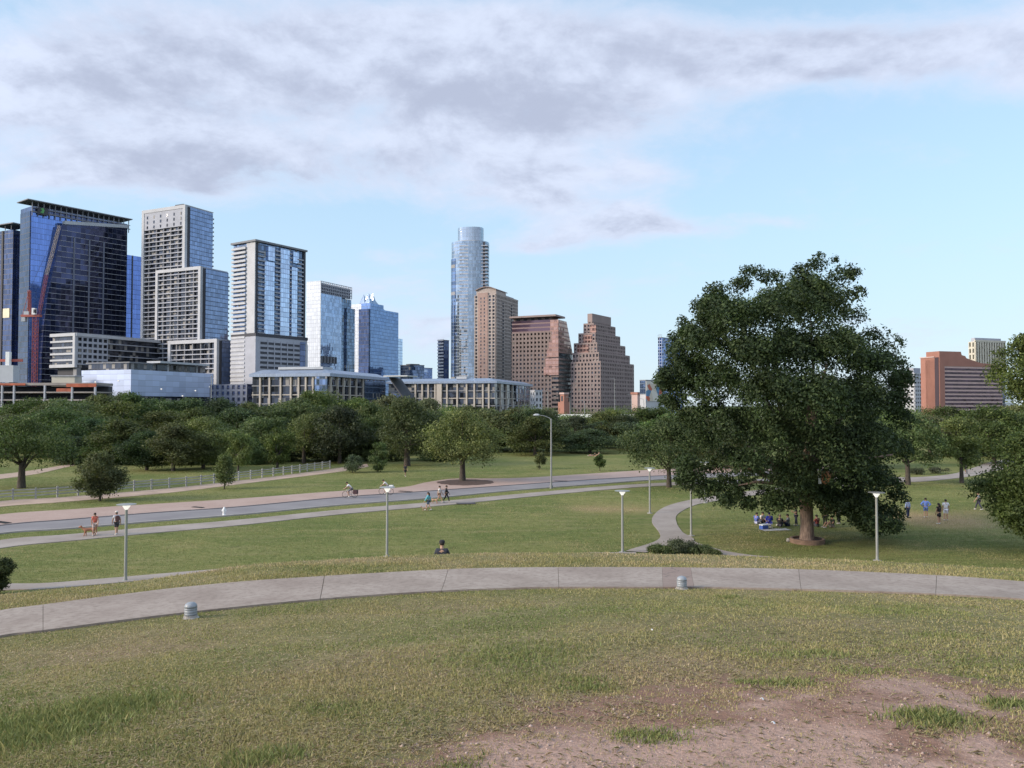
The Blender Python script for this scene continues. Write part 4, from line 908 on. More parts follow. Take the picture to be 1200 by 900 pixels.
# sail front
P_ = [(70,263),(66,285),(60,315),(54,345),(50,380),(48,420)]
pts = [(b.X(px, -8), b.Z(py, b.X(px, -8), -8)) for px, py in P_]
xe = b.X(146.5, -8); poly = [(pts[-1][0], 0)]+[(xe, 0), (xe, b.Z(267, xe, -8))]+[(pts[0][0]+2, b.Z(262, pts[0][0], -8))]+pts
mb = MB(); mb.slab(poly, 'y', -8, -.05); b.mb('sail_wall', 'g_sail', mb)
zc = b.Z(262, pts[0][0], -8); mb = MB(); mb.slab([(pts[0][0]+2, zc-.2), (xe+.5, b.Z(267, xe, -8)-.2), (xe+.5, b.Z(267, xe, -8)+2.4), (pts[0][0]+1.5, zc+2.4)], 'y', -8.6, -4); b.mb('parapet', 'roofpale', mb)
for k in range(1, 38):
    z = k*4.2
    if z > zc-2: break
    xs_ = np.interp(z, [p[1] for p in pts][::-1], [p[0] for p in pts][::-1]); b.box('floor_edge', 'w_pale', xs_+.6, xe, -8.35, -7.9, z, z+.3)
for px in (83, 101, 118): b.box('pier', 'w_blue', b.X(px, -8), b.X(px, -8)+1.2, -8.55, -8.2, 0, b.Z(272))
# blue wing at right
xw = b.X(145, 10); b.box('wing_wall', 'g_bright', xr+.05, b.X(163.5, 6), 6, 28, b.Z(398), b.Z(279)); b.box('wing_base', 'g_navy', xr+.05, b.X(160, 6), 6.5, 27, 0, b.Z(398)-.05)
b.box('corner_fin', 'w_blue', b.X(153, 6)-.4, b.X(153, 6)+.4, 5.4, 6.2, b.Z(398), b.Z(279))
# crane
D = 560; c0 = P(40, 475, D); cr = empty('tower_crane', (c0.x, D, 0), R(0), 'red lattice tower crane with raised pale jib before the blue glass tower', 'crane')
def lattice(mb, a, bb, w, n, r_=.16):
    a, bb = Vector(a), Vector(bb); t_ = (bb-a).normalized(); u = Vector((1, 0, 0)); u = (u-t_*u.dot(t_)).normalized(); v = t_.cross(u)
    cs = [(u*i+v*j)*w/2 for i, j in ((1,1),(-1,1),(-1,-1),(1,-1))]
    for q in cs: mb.bar(a+q, bb+q, r_)
    for k in range(n):
        p, q = a.lerp(bb, k/n), a.lerp(bb, (k+1)/n)
        for i in range(4): mb.bar(p+cs[i], q+cs[(i+1) % 4], r_*.65); mb.bar(p+cs[i], p+cs[(i+1) % 4], r_*.65)
Zc = lambda py: CZ+ray(600, py)[1]*D
Xc = lambda px: ray(px, 475)[0]*D-c0.x
mb = MB(); lattice(mb, (0, 0, 0), (0, 0, Zc(372)), 2.6, 26, .2); mb.build('mast', M['crane'], cr)
mb = MB(); mb.box(Xc(24), Xc(46), -1.6, 1.6, Zc(371.5), Zc(369)); mb.build('slew_deck', M['crane'], cr)
mb = MB(); mb.box(Xc(37.8), Xc(41.5), -2.6, -.2, Zc(369), Zc(361.5)); cb = mb.build('cab', M['white'], cr); mb = MB(); mb.box(Xc(40), Xc(41.7), -2.75, -.9, Zc(367), Zc(363)); mb.build('cab_window', M['w_dark'], cb)
mb = MB(); mb.box(Xc(24.5), Xc(29), -1.4, 1.4, Zc(377), Zc(371)); mb.box(Xc(27), Xc(33), -1.2, 1.2, Zc(369), Zc(365)); mb.build('counterweight', M['roofpale'], cr)
mb = MB(); lattice(mb, (Xc(33), 0, Zc(369)), (Xc(32), 0, Zc(340)), 1.4, 8, .22); mb.bar((Xc(24.5), 0, Zc(369)), (Xc(32), 0, Zc(340)), .2); mb.bar((Xc(27), 0, Zc(369)), (Xc(33), 0, Zc(354)), .2); mb.build('a_frame', M['crane'], cr)
mb = MB(); lattice(mb, (Xc(44), 0, Zc(369)), (Xc(52), 0, Zc(322)), 1.6, 9, .1); mb.build('jib_foot', M['crane'], cr)
mb = MB(); lattice(mb, (Xc(52), 0, Zc(322)), (Xc(66.5), 0, Zc(264)), 1.5, 11, .09); mb.build('jib', M['craneyel'], cr)
mb = MB(); mb.bar((Xc(32), 0, Zc(340)), (Xc(66.5), 0, Zc(264)), .09); mb.build('pendant_cable', M['w_dark'], cr)
# 4 low white framed block
b = Bld('office_block', 'low five storey block with white framed end behind the shiny library hall', 'office block', 89, 540, 25)
x1 = b.X(190); y1 = b.Y(59.5); zt = b.Z(390); zb = b.Z(430.5)
b.bands('g_win', .5, x1, .5, y1-.2, zb, zt-1, (zt-zb)/5); b.frame('white_frame', 'w_white', 'L', 0, y1, zb, zt, 2.2, 1.6, sides='RTB')
b.box('base_wall', 'w_dark', 2, x1, 2, y1-4, 0, zb)
f = (zt-2.2-zb)/5
for k in range(1, 5): b.box('spandrel', 'w_white', -1.2, .3, 2.2, y1, zb+k*f+.2, zb+k*f+1.5)
b.box('parapet', 'w_white', -1.0, x1, -.9, .45, zt-2.2, zt+.02)
xm = b.X(125); b.grid('panel_wall', 'w_pale', 'R', 0, xm, zb+2, zt-2.25, f, 4.2, .5, .4, .25)
for k in range(1, 5): b.box('floor_slab', 'w_pale', xm+.1, x1, -1.1, .4, zb+k*f+.3, zb+k*f+.9)
b.box('corner_pier', 'w_grey', .8, 4, 1, 4.5, 0, zb-.05)
# 5 library hall
b = Bld('library_hall', 'long low hall clad in shiny pale blue panels with a flat roof canopy', 'library', 153, 470, 21)
x1 = b.X(249.5); y1 = b.Y(95); zt = b.Z(433); 
zq = b.Z(464); b.box('panel_wall', 'g_panel', 0, x1, 0, y1, zq, zt); b.box('glazed_base', 'g_win', .8, x1-.5, .8, y1-1, 0, zq)
b.box('setback_storey', 'g_win', 3, x1-2, 5, y1-2, zt, zt+4.2); b.box('roof', 'roofmetal', 2, x1-1, 3.5, y1-1, zt+4.2, zt+4.9)
xa, xb = b.X(180, 3), b.X(238, 3); b.box('roof_canopy', 'roofpale', xa, xb, -2, 9, zt+4.95, zt+6.2)
for px in (192, 226): b.box('canopy_post', 'roofpale', b.X(px, 3), b.X(px, 3)+.6, 0, .6, zt, zt+4.95)
for px, py in ((188, 455), (213, 463), (228, 456), (245, 450.5)): b.box('wall_lamp', 'lampglow', b.X(px), b.X(px)+.8, -.35, .1, b.Z(py)-.3, b.Z(py)+.3)
for px, py in ((112, 447), (128, 454), (139, 446)): b.box('wall_lamp', 'lampglow', -.35, .1, b.Y(px), b.Y(px)+.8, b.Z(py)-.3, b.Z(py)+.3)
LIB = b; LIBZ = zt
# 6 construction deck
b = Bld('construction_deck', 'raw concrete deck under construction with orange safety netting, lowest at the left edge', 'building site', 113, 430, 3.)
y1 = b.Y(-40); zt = b.Z(447.5)
zs = [b.Z(452), b.Z(460.5), b.Z(469.5)]
b.box('roof_slab', 'w_deck', 0, 16, 0, y1, b.Z(451.5), b.Z(448.5))
for z in (b.Z(460.5), b.Z(469.5), b.Z(478)): b.box('floor_slab', 'w_deck', -.3, 16, 0, y1, z, z+.75)
for px in (111.5, 84.5, 52.5, 16.5, 2.5, -20): b.box('column', 'w_pale', -.5, .5, b.Y(px)-.4, b.Y(px)+.5, 0, b.Z(451.5))
b.box('back_wall', 'w_dark', 12, 15.8, .2, y1, 0, b.Z(452))
b.box('safety_net', 'netting', -.55, -.32, b.Y(113), b.Y(78), b.Z(453.5), b.Z(449.5)); b.box('safety_net', 'netting', -.55, -.32, b.Y(30), b.Y(-30), b.Z(451.5), b.Z(449)); b.box('safety_net', 'netting', -.2, -.05, b.Y(84), b.Y(66), b.Z(459), b.Z(455))
# small site things
def simple(name, label, cat, px, D, parts):
    e = empty(name, (ray(px, 475)[0]*D, D, 0), 0, label, cat); zz = lambda py: CZ+ray(600, py)[1]*D; xx = lambda q: ray(q, 475)[0]*D-e.location.x
    for pn, m, l, r_, t_, bt, y0, y1 in parts:
        mb = MB(); mb.box(xx(l), xx(r_), y0, y1, zz(bt), zz(t_)); mb.build(pn, M[m], e)
    return e
simple('site_hoist', 'pale site hoist with white mast and red beam on the construction deck', 'site hoist', 6, 436, [('mast', 'white', 4, 8.5, 412, 449, 1, 3), ('cabin', 'roofpale', -3, 14, 428, 447.9, .5, 6), ('beam', 'crane', -8, 21, 420.5, 423.5, 3.2, 4)])
simple('site_shed', 'cream flat roofed shed at the right end of the construction deck', 'shed', 73, 470, [('wall', 'w_cream', 60, 87, 441, 475, 0, 8), ('roof', 'w_white', 59.3, 88, 440, 441, -.6, 8.6)])
# 8 white framed stepped tower
b = Bld('apartment_tower', 'tall stepped apartment tower in three blocks with white frames and blue side glass', 'apartment tower', 255, 560, 25)
def framed(xc, D, xl, xr, yt, zb, fw, top_blank=0):
    ox, oy = b.loc(xc, D); x1 = b.X(xr, oy); y1 = b.Y(xl, ox); zt = CZ+ray(600, yt)[1]*D
    b.bands('g_win', ox+.6, x1, oy+.2, y1, zb, zt-1.5, 3.5, part='glazing'); b.box('roof', 'w_pale', ox+.3, x1-.2, oy+.3, y1-.2, zt-1.5, zt-.2)
    b.frame('white_frame', 'w_white', 'L', oy, y1, zb, zt, fw, 1.4, base=ox, sides='LRT', inn=.9)
    z = zb+1.
    while z < zt-fw-2-top_blank:
        b.box('floor_slab', 'w_pale', ox-1., ox+.7, oy+fw, y1-fw, z, z+.75); z += 3.5
    n = max(2, int((y1-oy)/7))
    for k in range(1, n): yy = oy+(y1-oy)*k/n; b.box('fin_wall', 'w_grey', ox-.75, ox+.65, yy-.35, yy+.35, zb, zt-fw-top_blank)
    b.box('side_glass', 'g_steel', ox+3.5, x1-.01, oy-.25, oy+.5, zb, zt-1.); b.box('corner_recess', 'w_dark', ox+.95, ox+3.4, oy-.05, oy+.45, zb, zt-1.2)
    z = zb+1.
    while z < zt-3: b.box('balcony', 'w_grey', x1+.02, x1+1.8, oy+.3, oy+8, z, z+1.1); z += 3.5
    return ox, oy, x1, y1, zt
o3 = framed(255, 560, 197.5, 290, 397, 0, 2.6); o2 = framed(235, 584, 182, 266, 312, 10, 2.4); o1 = framed(216, 610, 165, 247, 240, 20, 2.6, 14)
ox, oy, x1, y1, zt = o1
b.box('upper_wall', 'w_pale', ox-1.1, ox+.6, oy+2.7, y1-2.7, zt-16.5, zt-2.7)
for k in range(3):
    for j in range(6): yy = oy+4+(y1-oy-8)*j/5.4; b.box('window', 'g_win', ox-1.2, ox-.9, yy, yy+1.5, zt-15.5+k*4., zt-13.2+k*4.)
b.box('roof_plant', 'w_dark', ox+4, ox+10, oy+8, oy+17, zt-.25, zt+2.6); b.box('roof', 'w_white', ox-.5, x1+1., oy+.2, y1, zt-.3, zt+.2)
b.e.location.z = 0
# grey podium right of it
b = Bld('podium_block', 'grey glass podium block at the foot of the stepped white framed tower', 'office block', 290, 500, 25)
b.box('curtain_wall', 'g_dark', 0, b.X(296), 0, b.Y(246), 0, b.Z(450)); b.grid('wall', 'w_blue', 'L', .2, b.Y(246), 0, b.Z(450), 4, 4.5, .4, .35, .5)
# 9 striped white tower
b = Bld('apartment_tower', 'white apartment tower with vertical sky blue glass strips and flat overhanging roof', 'apartment tower', 298, 545, 33)
zt = b.Z(283); zb = b.Z(394); x1 = b.X(356.5); y1 = b.Y(271.5)
b.bands('g_tealdk', .4, x1, .4, y1, 0, zt, 3.0, part='glazing')
b.box('roof', 'roofmetal', -1.5, x1+.8, -1.6, y1+1, zt, zt+1.3)
ya = b.Y(288); b.box('corner_wall', 'w_white', -.5, 1.0, .02, ya, zb-8, zt-.01)
b.floors('floor_slab', 'w_white', 'L', ya+.05, y1, 12, zt-3, 3.0, 1.6, 1.5, step=1)
def strip(px0, px1, m, pz0, pz1, out): b.box('glass_strip' if m.startswith('g') else 'wall_strip', m, b.X(px0), b.X(px1), -out, .5, b.Z(pz1, b.X(px0)), b.Z(pz0, b.X(px0)))
strip(298.3, 300.5, 'w_dark', 284, 394, .3); strip(308, 319.5, 'g_sky', 306, 395, .9); strip(312, 320, 'g_sky', 288, 305, .8); strip(326.5, 337.2, 'g_sky', 291, 397, 1.); strip(340, 346.5, 'g_sky', 313, 399, .9); strip(341.5, 348, 'g_sky', 295, 308, .8); strip(354, 356.4, 'w_dark', 295, 399, .6)
for p0, p1, q0, q1 in ((301, 308.5, 288, 393), (320.5, 326.5, 290, 394), (337, 340, 293, 396), (347, 353.5, 297, 398)):
    z = zb+2
    while z < b.Z(q0, b.X(p0))-2: b.box('balcony', 'w_pale', b.X(p0), b.X(p1), -1.2, .5, z, z+.95); z += 3.0
b.box('podium_wall', 'w_pale', -1.2, x1+.5, -2.2, y1, 0, zb); b.box('podium_cornice', 'w_dark', -1.3, x1+.8, -2.5, y1, zb+.01, zb+2.2)
z = 12
while z < zb-3: b.box('louvre_band', 'w_dark', 3, x1-7, -2.45, -2., z, z+1.6); z += 3.4
for k in range(1, 6): xx = 3+(x1-10)*k/6; b.box('wall_strip', 'w_pale', xx, xx+.7, -2.6, -2.1, 10, zb-2)
b.box('recess', 'g_dark', x1-6.5, x1-1.5, -2.5, -2., 6, zb-1.5); b.box('corner_pier', 'w_white', x1-1.4, x1+.7, -2.7, -2.1, 0, b.Z(404, x1))
# 10 silver glass tower
b = Bld('office_tower', 'silver and blue glass tower with an open lattice crown', 'office tower', 375.4, 820, 25)
zt = b.Z(329); zc = b.Z(343.5); x1 = b.X(411.5); y1 = b.Y(358.8)
b.box('curtain_wall', 'g_mid', 0, x1*.66, 0, y1, 0, zc); b.box('curtain_wall', 'g_tealdk', x1*.66+.02, x1, .6, y1, 0, zc-1); b.box('silver_face', 'g_silver', -.7, .05, 0, y1, 0, zt)  # darker glass on the right third stands for a dark reflection
b.box('setback_core', 'w_grey', 6, x1-4, 6, y1-1, zc, zt-4)
b.grid('crown_lattice', 'w_pale', 'R', 0, x1, zc, zt, 3.1, 3.1, .6, .28, .22, base=.2); b.box('crown_back', 'w_blue', 0, x1, 2.2, 3, zc, zt-1.5)
b.box('lower_wing', 'g_tealdk', x1*.8, b.X(414), -1.5, 14, 0, b.Z(362, x1)); b.box('dark_bay', 'w_dark', b.X(375.6), x1*.5, -.6, .2, b.Z(425), b.Z(417))
for k in range(5): xx = .8+k*(x1*.5)/5.2; b.box('column', 'w_pale', xx, xx+.8, -.75, -.5, b.Z(425), b.Z(417))
# 11 crown topped tower
b = Bld('office_tower', 'blue glass tower with pointed folded glass crown', 'office tower', 433.5, 900, 27)
x1 = b.X(449); y1 = b.Y(414); zt = b.Z(355)
b.box('curtain_wall', 'g_frost', 0, x1, 0, y1*.55, 0, zt); b.box('silver_face', 'g_silver', 1.5, x1, y1*.3, y1*1.35, 0, zt); b.box('front_bay', 'g_navy', -2.5, -.02, .5, y1*.62, 0, b.Z(362)); b.box('side_bay', 'g_frost', x1+.02, b.X(466.5, 2), 2, 34, 0, b.Z(363, x1))
b.box('lower_wing', 'g_sky', b.X(466.5, 2)+.05, b.X(471.5, 4), 4, 30, 0, b.Z(394, x1))
for (xa, xb, y0, yb, pk) in ((1, 8, 2, 9, 344), (8.2, 15, 2, 9, 343), (1, 8, 9.2, 17, 345), (8.2, 15, 9.2, 17, 343.5), (15.3, 22, 4, 14, 349), (x1+.5, x1+9, 4, 14, 355)):
    mb = MB(); z0 = zt if xa < x1 else b.Z(363, x1); cx, cy = (xa+xb)/2, (y0+yb)/2; zp = b.Z(pk-1.5)
    mb.add([(xa,y0,z0),(xb,y0,z0),(xb,yb,z0),(xa,yb,z0),(cx,cy,zp)], [(3,2,1,0),(0,1,4),(1,2,4),(2,3,4),(3,0,4)]); b.mb('crown_spire', 'g_crown', mb)
# small far blocks
def block(name, label, cat, xc, D, ang, xl, xr, yt, m, extra=None):
    b = Bld(name, label, cat, xc, D, ang); zt = b.Z(yt); b.box('curtain_wall', m, 0, b.X(xr), 0, b.Y(xl), 0, zt); b.box('roof', 'roofmetal', -.3, b.X(xr)+.2, -.3, b.Y(xl)+.2, zt, zt+.8)
    return b, zt
b, zt = block('office_block', 'small grey blue block peeping out right of the crown topped tower', 'office block', 480, 900, 50, 469, 497, 428, 'g_tealdk'); b.box('roof_plant', 'w_dark', 4, 16, 4, 14, zt+.8, b.Z(426))
b, zt = block('office_block', 'small pale blue glass block left of the thin white and dark tower', 'office block', 492, 930, 45, 486, 506.5, 431.5, 'g_sky'); b.box('roof_plant', 'roofpale', 3, 9, 3, 9, zt+.8, zt+2.4)
b, zt = block('apartment_tower', 'thin white and dark slab tower tucked left of the tallest curved tower', 'apartment tower', 520, 880, 40, 513, 526, 399, 'g_navy'); b.floors('floor_slab', 'w_white', 'L', .3, b.Y(513), 14, zt, 3.6, .9, 1.7)
# 14 the tallest: curved glass
b = Bld('apartment_tower', 'tallest tower, slender and curved with pale balconies and rounded glass top', 'apartment tower', 548, 820, 45)
s = 820/F
def ell(cx, cy, rx, ry, n=48, p=2.6):
    out = []
    for i in range(n):
        w = 2*math.pi*i/n; c_, s_ = math.cos(w), math.sin(w); out.append((cx+rx*abs(c_)**(2/p)*(1 if c_ > 0 else -1), cy+ry*abs(s_)**(2/p)*(1 if s_ > 0 else -1)))
    return out
b.e.rotation_euler = (0, 0, R(-8)); Z_ = lambda py: CZ+ray(600, py)[1]*820
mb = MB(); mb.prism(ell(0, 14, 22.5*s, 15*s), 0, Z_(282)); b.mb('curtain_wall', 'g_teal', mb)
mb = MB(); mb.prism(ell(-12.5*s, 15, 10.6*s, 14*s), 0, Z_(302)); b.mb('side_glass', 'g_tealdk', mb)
mb = MB(); mb.prism(ell(.3*s, 15, 15.4*s, 11.5*s), Z_(282), Z_(264.5)); b.mb('crown', 'g_skypale', mb)
mb = MB(); mb.prism(ell(0, 14, 18*s, 14*s), Z_(282), Z_(281)); b.mb('roof', 'roofpale', mb)
z = 22
while z < Z_(284):
    mb = MB(); mb.box(-10.5*s, .2*s, -.9-14*s+14, .5-13*s+14+4, z, z+.95); b.mb('balcony', 'w_white', mb); z += 3.7
mb = MB(); mb.box(13*s, 19.5*s, -11.5*s+14, 8, 0, Z_(283)); b.mb('recess', 'w_dark', mb)
z = 22
while z < Z_(285):
    mb = MB(); mb.box(13.2*s, 22.8*s, -12.6*s+14, 12, z, z+.9); b.mb('side_balcony', 'w_pale', mb); z += 3.7
# 15 beige tower
b = Bld('apartment_tower', 'beige brick apartment tower with rounded cornice, right in front of the tallest tower', 'apartment tower', 581, 760, 22)
zt = b.Z(345); x1 = b.X(606.5); y1 = b.Y(556); fh = 3.5
b.bands('g_win', .3, x1, .3, y1, 0, zt, fh*1.0)
b.grid('wall', 'w_beige', 'L', .3, b.Y(572), 0, zt, fh, 3.4, .5, .34, .42); b.box('brick_pier', 'w_pink', -.9, .2, b.Y(571.9), b.Y(560.5), 0, b.Z(342.5)); b.grid('wall', 'w_beige', 'L', b.Y(560.4), y1, 0, zt, fh, 3., .5, .34, .5)
for k in range(int(zt/fh)-3):
    for px in (564.5, 568.5): b.box('window', 'g_win', -1., -.8, b.Y(px), b.Y(px)+1.1, 12+k*fh, 13.8+k*fh)
b.grid('wall', 'w_beige', 'R', 0, x1, 0, zt, fh, 3.6, .5, .34, .45)
for px in (589, 599): b.box('balcony_bay', 'w_dark', b.X(px)-1.6, b.X(px)+1.6, -.62, -.2, 10, zt-6); b.floors('balcony', 'w_beige', 'R', b.X(px)-1.7, b.X(px)+1.7, 11, zt-7, fh, 1.1, 1.1)
mb = MB(); n = 14; ys = [y1*.92*(1-i/n) for i in range(n+1)]; prof = [(y, zt+1+6.4*math.sin(math.pi*(.18+.64*i/n))) for i, y in enumerate(ys)]
mb.slab([(y1*.92, zt)]+prof+[(0, zt)], 'x', .4, x1*.45); b.mb('cornice_wall', 'w_beige', mb)
mb = MB(); mb.slab([(p[0]*1.04-.4, p[1]) for p in prof]+[(p[0]*1.04-.4, p[1]+.9) for p in prof[::-1]], 'x', -1.2, x1*.5); b.mb('roof', 'w_granite', mb)
b.box('penthouse', 'w_pale', x1*.5, x1*.9, 2, 16, zt, b.Z(341.5)); b.box('parapet', 'w_beige', -.7, x1+.3, -.7, .2, zt, zt+1.4)
# 16 red brown granite tower with sloped glass corner
b = Bld('office_tower', 'red brown granite tower with sloping bronze glass corner and flat roof slab', 'office tower', 654, 700, 25)
zt = b.Z(388); x1 = b.X(671); y1 = b.Y(600); zk = b.Z(413); zt2 = b.Z(374.5); fh = 3.9
xa = b.X(670); yc = b.Y(647)
b.bands('g_win', .4, x1-.4, .4, y1, 0, zk, fh); b.box('window_band', 'g_win', 1.6, x1*.5, yc, y1, zk, zt)
b.grid('wall', 'w_granite', 'L', yc, y1, 0, zt, fh, 3.7, .6, .5, .5)
for k in range(int(zk/fh)): b.box('spandrel_band', 'w_granite', -.5, x1, -.6, yc-.02, k*fh, k*fh+1.8)
# sloped wedge roof of the corner
mb = MB(); mb.slab([(-.4, zk), (x1, zk), (b.X(663.5), zt2), (-.4, zt2)], 'y', -.5, y1*.16); b.mb('sloped_glass', 'g_gold', mb)
mb = MB(); mb.slab([(0, zt+.05), (x1*.55, zt+.05), (x1*.45, zt2), (0, zt2+.3)], 'y', y1*.16+.03, y1); b.mb('wedge_roof', 'g_wine', mb)
mb = MB(); st = [(654.8, 661, 386), (652, 662, 392), (649, 663, 400), (646.5, 664, 409), (645, 665, 420), (643, 665, 430)]
for i, (pl, pr, py) in enumerate(st): b.box('glass_step', 'g_gold', -1.4-.05*i, .1, -.9-.03*i, b.Y(pl-5), b.Z(py+9.5), b.Z(py))  # gold boxes paint the sun's reflection on the corner
b.box('penthouse', 'w_granite', x1*.1, x1*.5, b.Y(645), y1, zt2, b.Z(370.5)); b.box('roof_slab', 'w_granite2', -1.6, x1*.6, b.Y(652), y1+2, b.Z(370.4), b.Z(368.3))
for k in range(5): yy = b.Y(642)+k*(y1-b.Y(642))/5; b.box('louvre', 'w_dark', x1*.1-.25, x1*.1+.05, yy+.6, yy+4, zt2+.6, b.Z(371.2))
# 17 stepped pyramid
b = Bld('office_tower', 'rosy granite tower stepped like a pyramid', 'office tower', 704, 690, 33)
fh = 3.75
for i, (pl, pr, yt, yb_) in enumerate([(689, 716, 365, 378), (684, 721.5, 377, 390), (678, 727, 389, 402), (672.6, 733, 401, 414), (670.8, 738.2, 413, 425), (669, 743, 424, 478)]):
    g = 5-i; ox = g*3.0; oy = g*3.2
    x1 = b.X(pr, oy); y1 = b.Y(pl, ox); z1 = b.Z(yt); z0 = b.Z(yb_) if i < 5 else 0
    b.bands('g_win', ox+.4, x1-.2, oy+.4, y1-.2, z0, z1, fh)
    b.grid('wall', 'w_granite2', 'R', ox, x1, z0, z1, fh, 3.5, .55, .46, .46, base=oy+.4); b.grid('wall', 'w_granite2', 'L', oy, y1, z0, z1, fh, 3.5, .55, .46, .46, base=ox+.4)
    b.box('roof', 'w_granite2', ox, x1, oy, y1, z1, z1+.7)
    if i == 0: b.box('blank_wall', 'w_granite2', ox-.3, x1+.1, oy-.3, y1+.1, b.Z(374), z1+.72); 
for (p0, p1, yt, yb_, g) in ((692, 699, 378.5, 389.5, 4), (684, 694, 390.5, 401.5, 3), (677, 690, 402.5, 412, 2)):
    ox = g*3.; b.box('gilt_glass', 'g_gold', ox-.5, ox-.25, b.Y(p1, ox), b.Y(p0, ox), b.Z(yb_), b.Z(yt))  # gold panels paint the sun glint on the left steps
# 18 low blue roofed offices
def colonnade(name, label, xc, D, ang, xl, xr, yt, roofh, cols_l, cols_r):
    b = Bld(name, label, 'office block', xc, D, ang); zt = b.Z(yt); x1, y1 = b.X(xr), b.Y(xl)
    nfl = 5; f = zt/nfl
    b.bands('g_win', .5, x1, .5, y1, 0, zt, f); b.box('roof', 'g_roofblue', -1.5, x1+1, -1.5, y1+1, zt+.01, zt+roofh*.45)
    mb = MB(); z0 = zt+roofh*.45
    mb.add([(-1.2,-1.2,z0),(x1+.8,-1.2,z0),(x1+.8,y1+.8,z0),(-1.2,y1+.8,z0),(5,5,z0+roofh*.6),(x1-4,5,z0+roofh*.6),(x1-4,y1-4,z0+roofh*.6),(5,y1-4,z0+roofh*.6)], [(3,2,1,0),(4,5,6,7),(0,1,5,4),(1,2,6,5),(2,3,7,6),(3,0,4,7)]); b.mb('hipped_roof', 'g_roofblue', mb)
    for k in range(nfl): b.box('floor_band', 'w_stone' if k == 3 else 'w_grey', -.15, x1, -.15, y1, k*f-.25, k*f+.35)
    for px in cols_l: b.box('column', 'w_stone', -.7, .45, b.Y(px)-.5, b.Y(px)+.5, 0, zt)
    for px in cols_r: b.box('column', 'w_stone', b.X(px)-.5, b.X(px)+.5, -.7, .45, 0, zt)
    return b, x1, y1, zt
b, x1, y1, zt = colonnade('office_block', 'low office with blue grey roof and stone columns below the silver glass tower', 385, 460, 14, 295, 452, 441, 4.2, (305, 316, 329, 341, 350, 358.5, 367), (387, 395, 402, 409.5, 417, 425, 434, 443, 450))
b.box('glazed_bay', 'g_tealdk', -1.4, -.2, b.Y(384), b.Y(370), 0, zt-.1); b.box('glazed_bay', 'g_tealdk', b.X(426), b.X(450), -1.1, -.2, b.Z(468), zt-.4)
b.box('roof_terrace', 'roofpale', 4, x1*.2, 6, y1*.7, zt+4.5, zt+6)
b, x1, y1, zt = colonnade('office_block', 'low office with blue grey roof and stone columns below the tallest curved tower', 580, 500, 15, 455, 622, 449, 3.2, (487, 495, 502, 510, 517, 524, 536, 547, 556, 566, 573), (586, 593, 600, 607, 614, 620))
b.box('stone_pier', 'w_stone', -1, .5, b.Y(518), b.Y(512), 0, zt+.5); b.box('glass_strip', 'g_tealdk', b.X(604), b.X(621), -.45, -.2, b.Z(470), zt-.2)
b.box('roof_plant', 'roofpale', 3, 12, b.Y(545), b.Y(533), zt+3, zt+4.6)
# slanted dark roof between the two offices
b = Bld('pavilion', 'small pavilion with slanted dark roof wedged between the two blue roofed offices', 'pavilion', 470, 455, 20)
mb = MB(); zz = b.Z(441); mb.slab([(b.Y(456)*1.0, b.Z(442)), (b.Y(456), b.Z(444)), (-2, b.Z(470)), (-2, b.Z(467))], 'x', 0, 14); b.mb('slanted_roof', 'w_dark', mb); b.box('wall', 'g_navy', 1, 12, 1, b.Y(457), 0, b.Z(460)); b.box('roof_edge', 'roofpale', -3, 10, b.Y(480), b.Y(452), b.Z(441.5), b.Z(440))
# 19 small pale building, brick stair tower
b = Bld('small_house', 'small pale grey building right of the low columned office', 'small building', 627, 520, 60)
zt = b.Z(458); b.bands('g_win', .4, b.X(635), .4, b.Y(622), 0, zt, 4); b.grid('wall', 'w_white', 'R', 0, b.X(635), 0, zt, 4, 3.2, .4, .45, .5); b.grid('wall', 'w_white', 'L', 0.1, b.Y(622), 0, zt, 4, 3.2, .4, .5, .55); b.box('roof', 'w_pale', -.5, b.X(635)+.3, -.5, b.Y(622), zt, zt+.6)
b = Bld('stair_tower', 'small orange brick stair tower before the red brown granite tower', 'small building', 661, 470, 50)
b.box('wall', 'w_orange', 0, b.X(666), 0, b.Y(656.5), 0, b.Z(462)); b.box('cornice', 'w_orangepale', -.4, b.X(666)+.4, -.4, b.Y(656.5)+.4, b.Z(462), b.Z(460)); b.box('opening', 'w_dark', -.15, .1, 1, 2.4, b.Z(470), b.Z(464)); b.box('low_wing', 'w_orange', b.X(666), b.X(668)+1, 1, 9, 0, b.Z(471))
# 20, 21 behind the giant pecan
b, zt = block('office_tower', 'dark blue tower with pale lattice facade half hidden by the giant pecan tree', 'office tower', 776, 900, 45, 771.5, 800, 396, 'g_lattice'); b.grid('roof_rail', 'roofpale', 'L', 0, b.Y(771.5), zt+.8, b.Z(392), 3, 3, .2, .2, .2)
b = Bld('mural_building', 'low building with a colourful abstract painted side wall left of the giant pecan tree', 'building', 757, 560, 48)
zt = b.Z(446); x1 = b.X(778); b.box('wall', 'w_white', 0, x1, .2, b.Y(750), 0, zt); b.box('side_glass', 'g_tealdk', -.2, .1, .4, b.Y(750), b.Z(462), zt); b.box('roof', 'roofmetal', -.4, x1+.3, -.2, b.Y(750), zt, zt+.6)
b.box('painted_wall', 'mural', .3, x1-.3, -.15, .15, b.Z(470), zt-.3)
b = Bld('small_house', 'low orange roofed building at the right foot of the stepped pyramid tower', 'small building', 747, 600, 50)
b.box('wall', 'w_orangepale', 0, b.X(753), 0, b.Y(740), 0, b.Z(462)); b.box('roof', 'w_orange', -.6, b.X(753)+.6, -.6, b.Y(740)+.4, b.Z(462), b.Z(459.5))
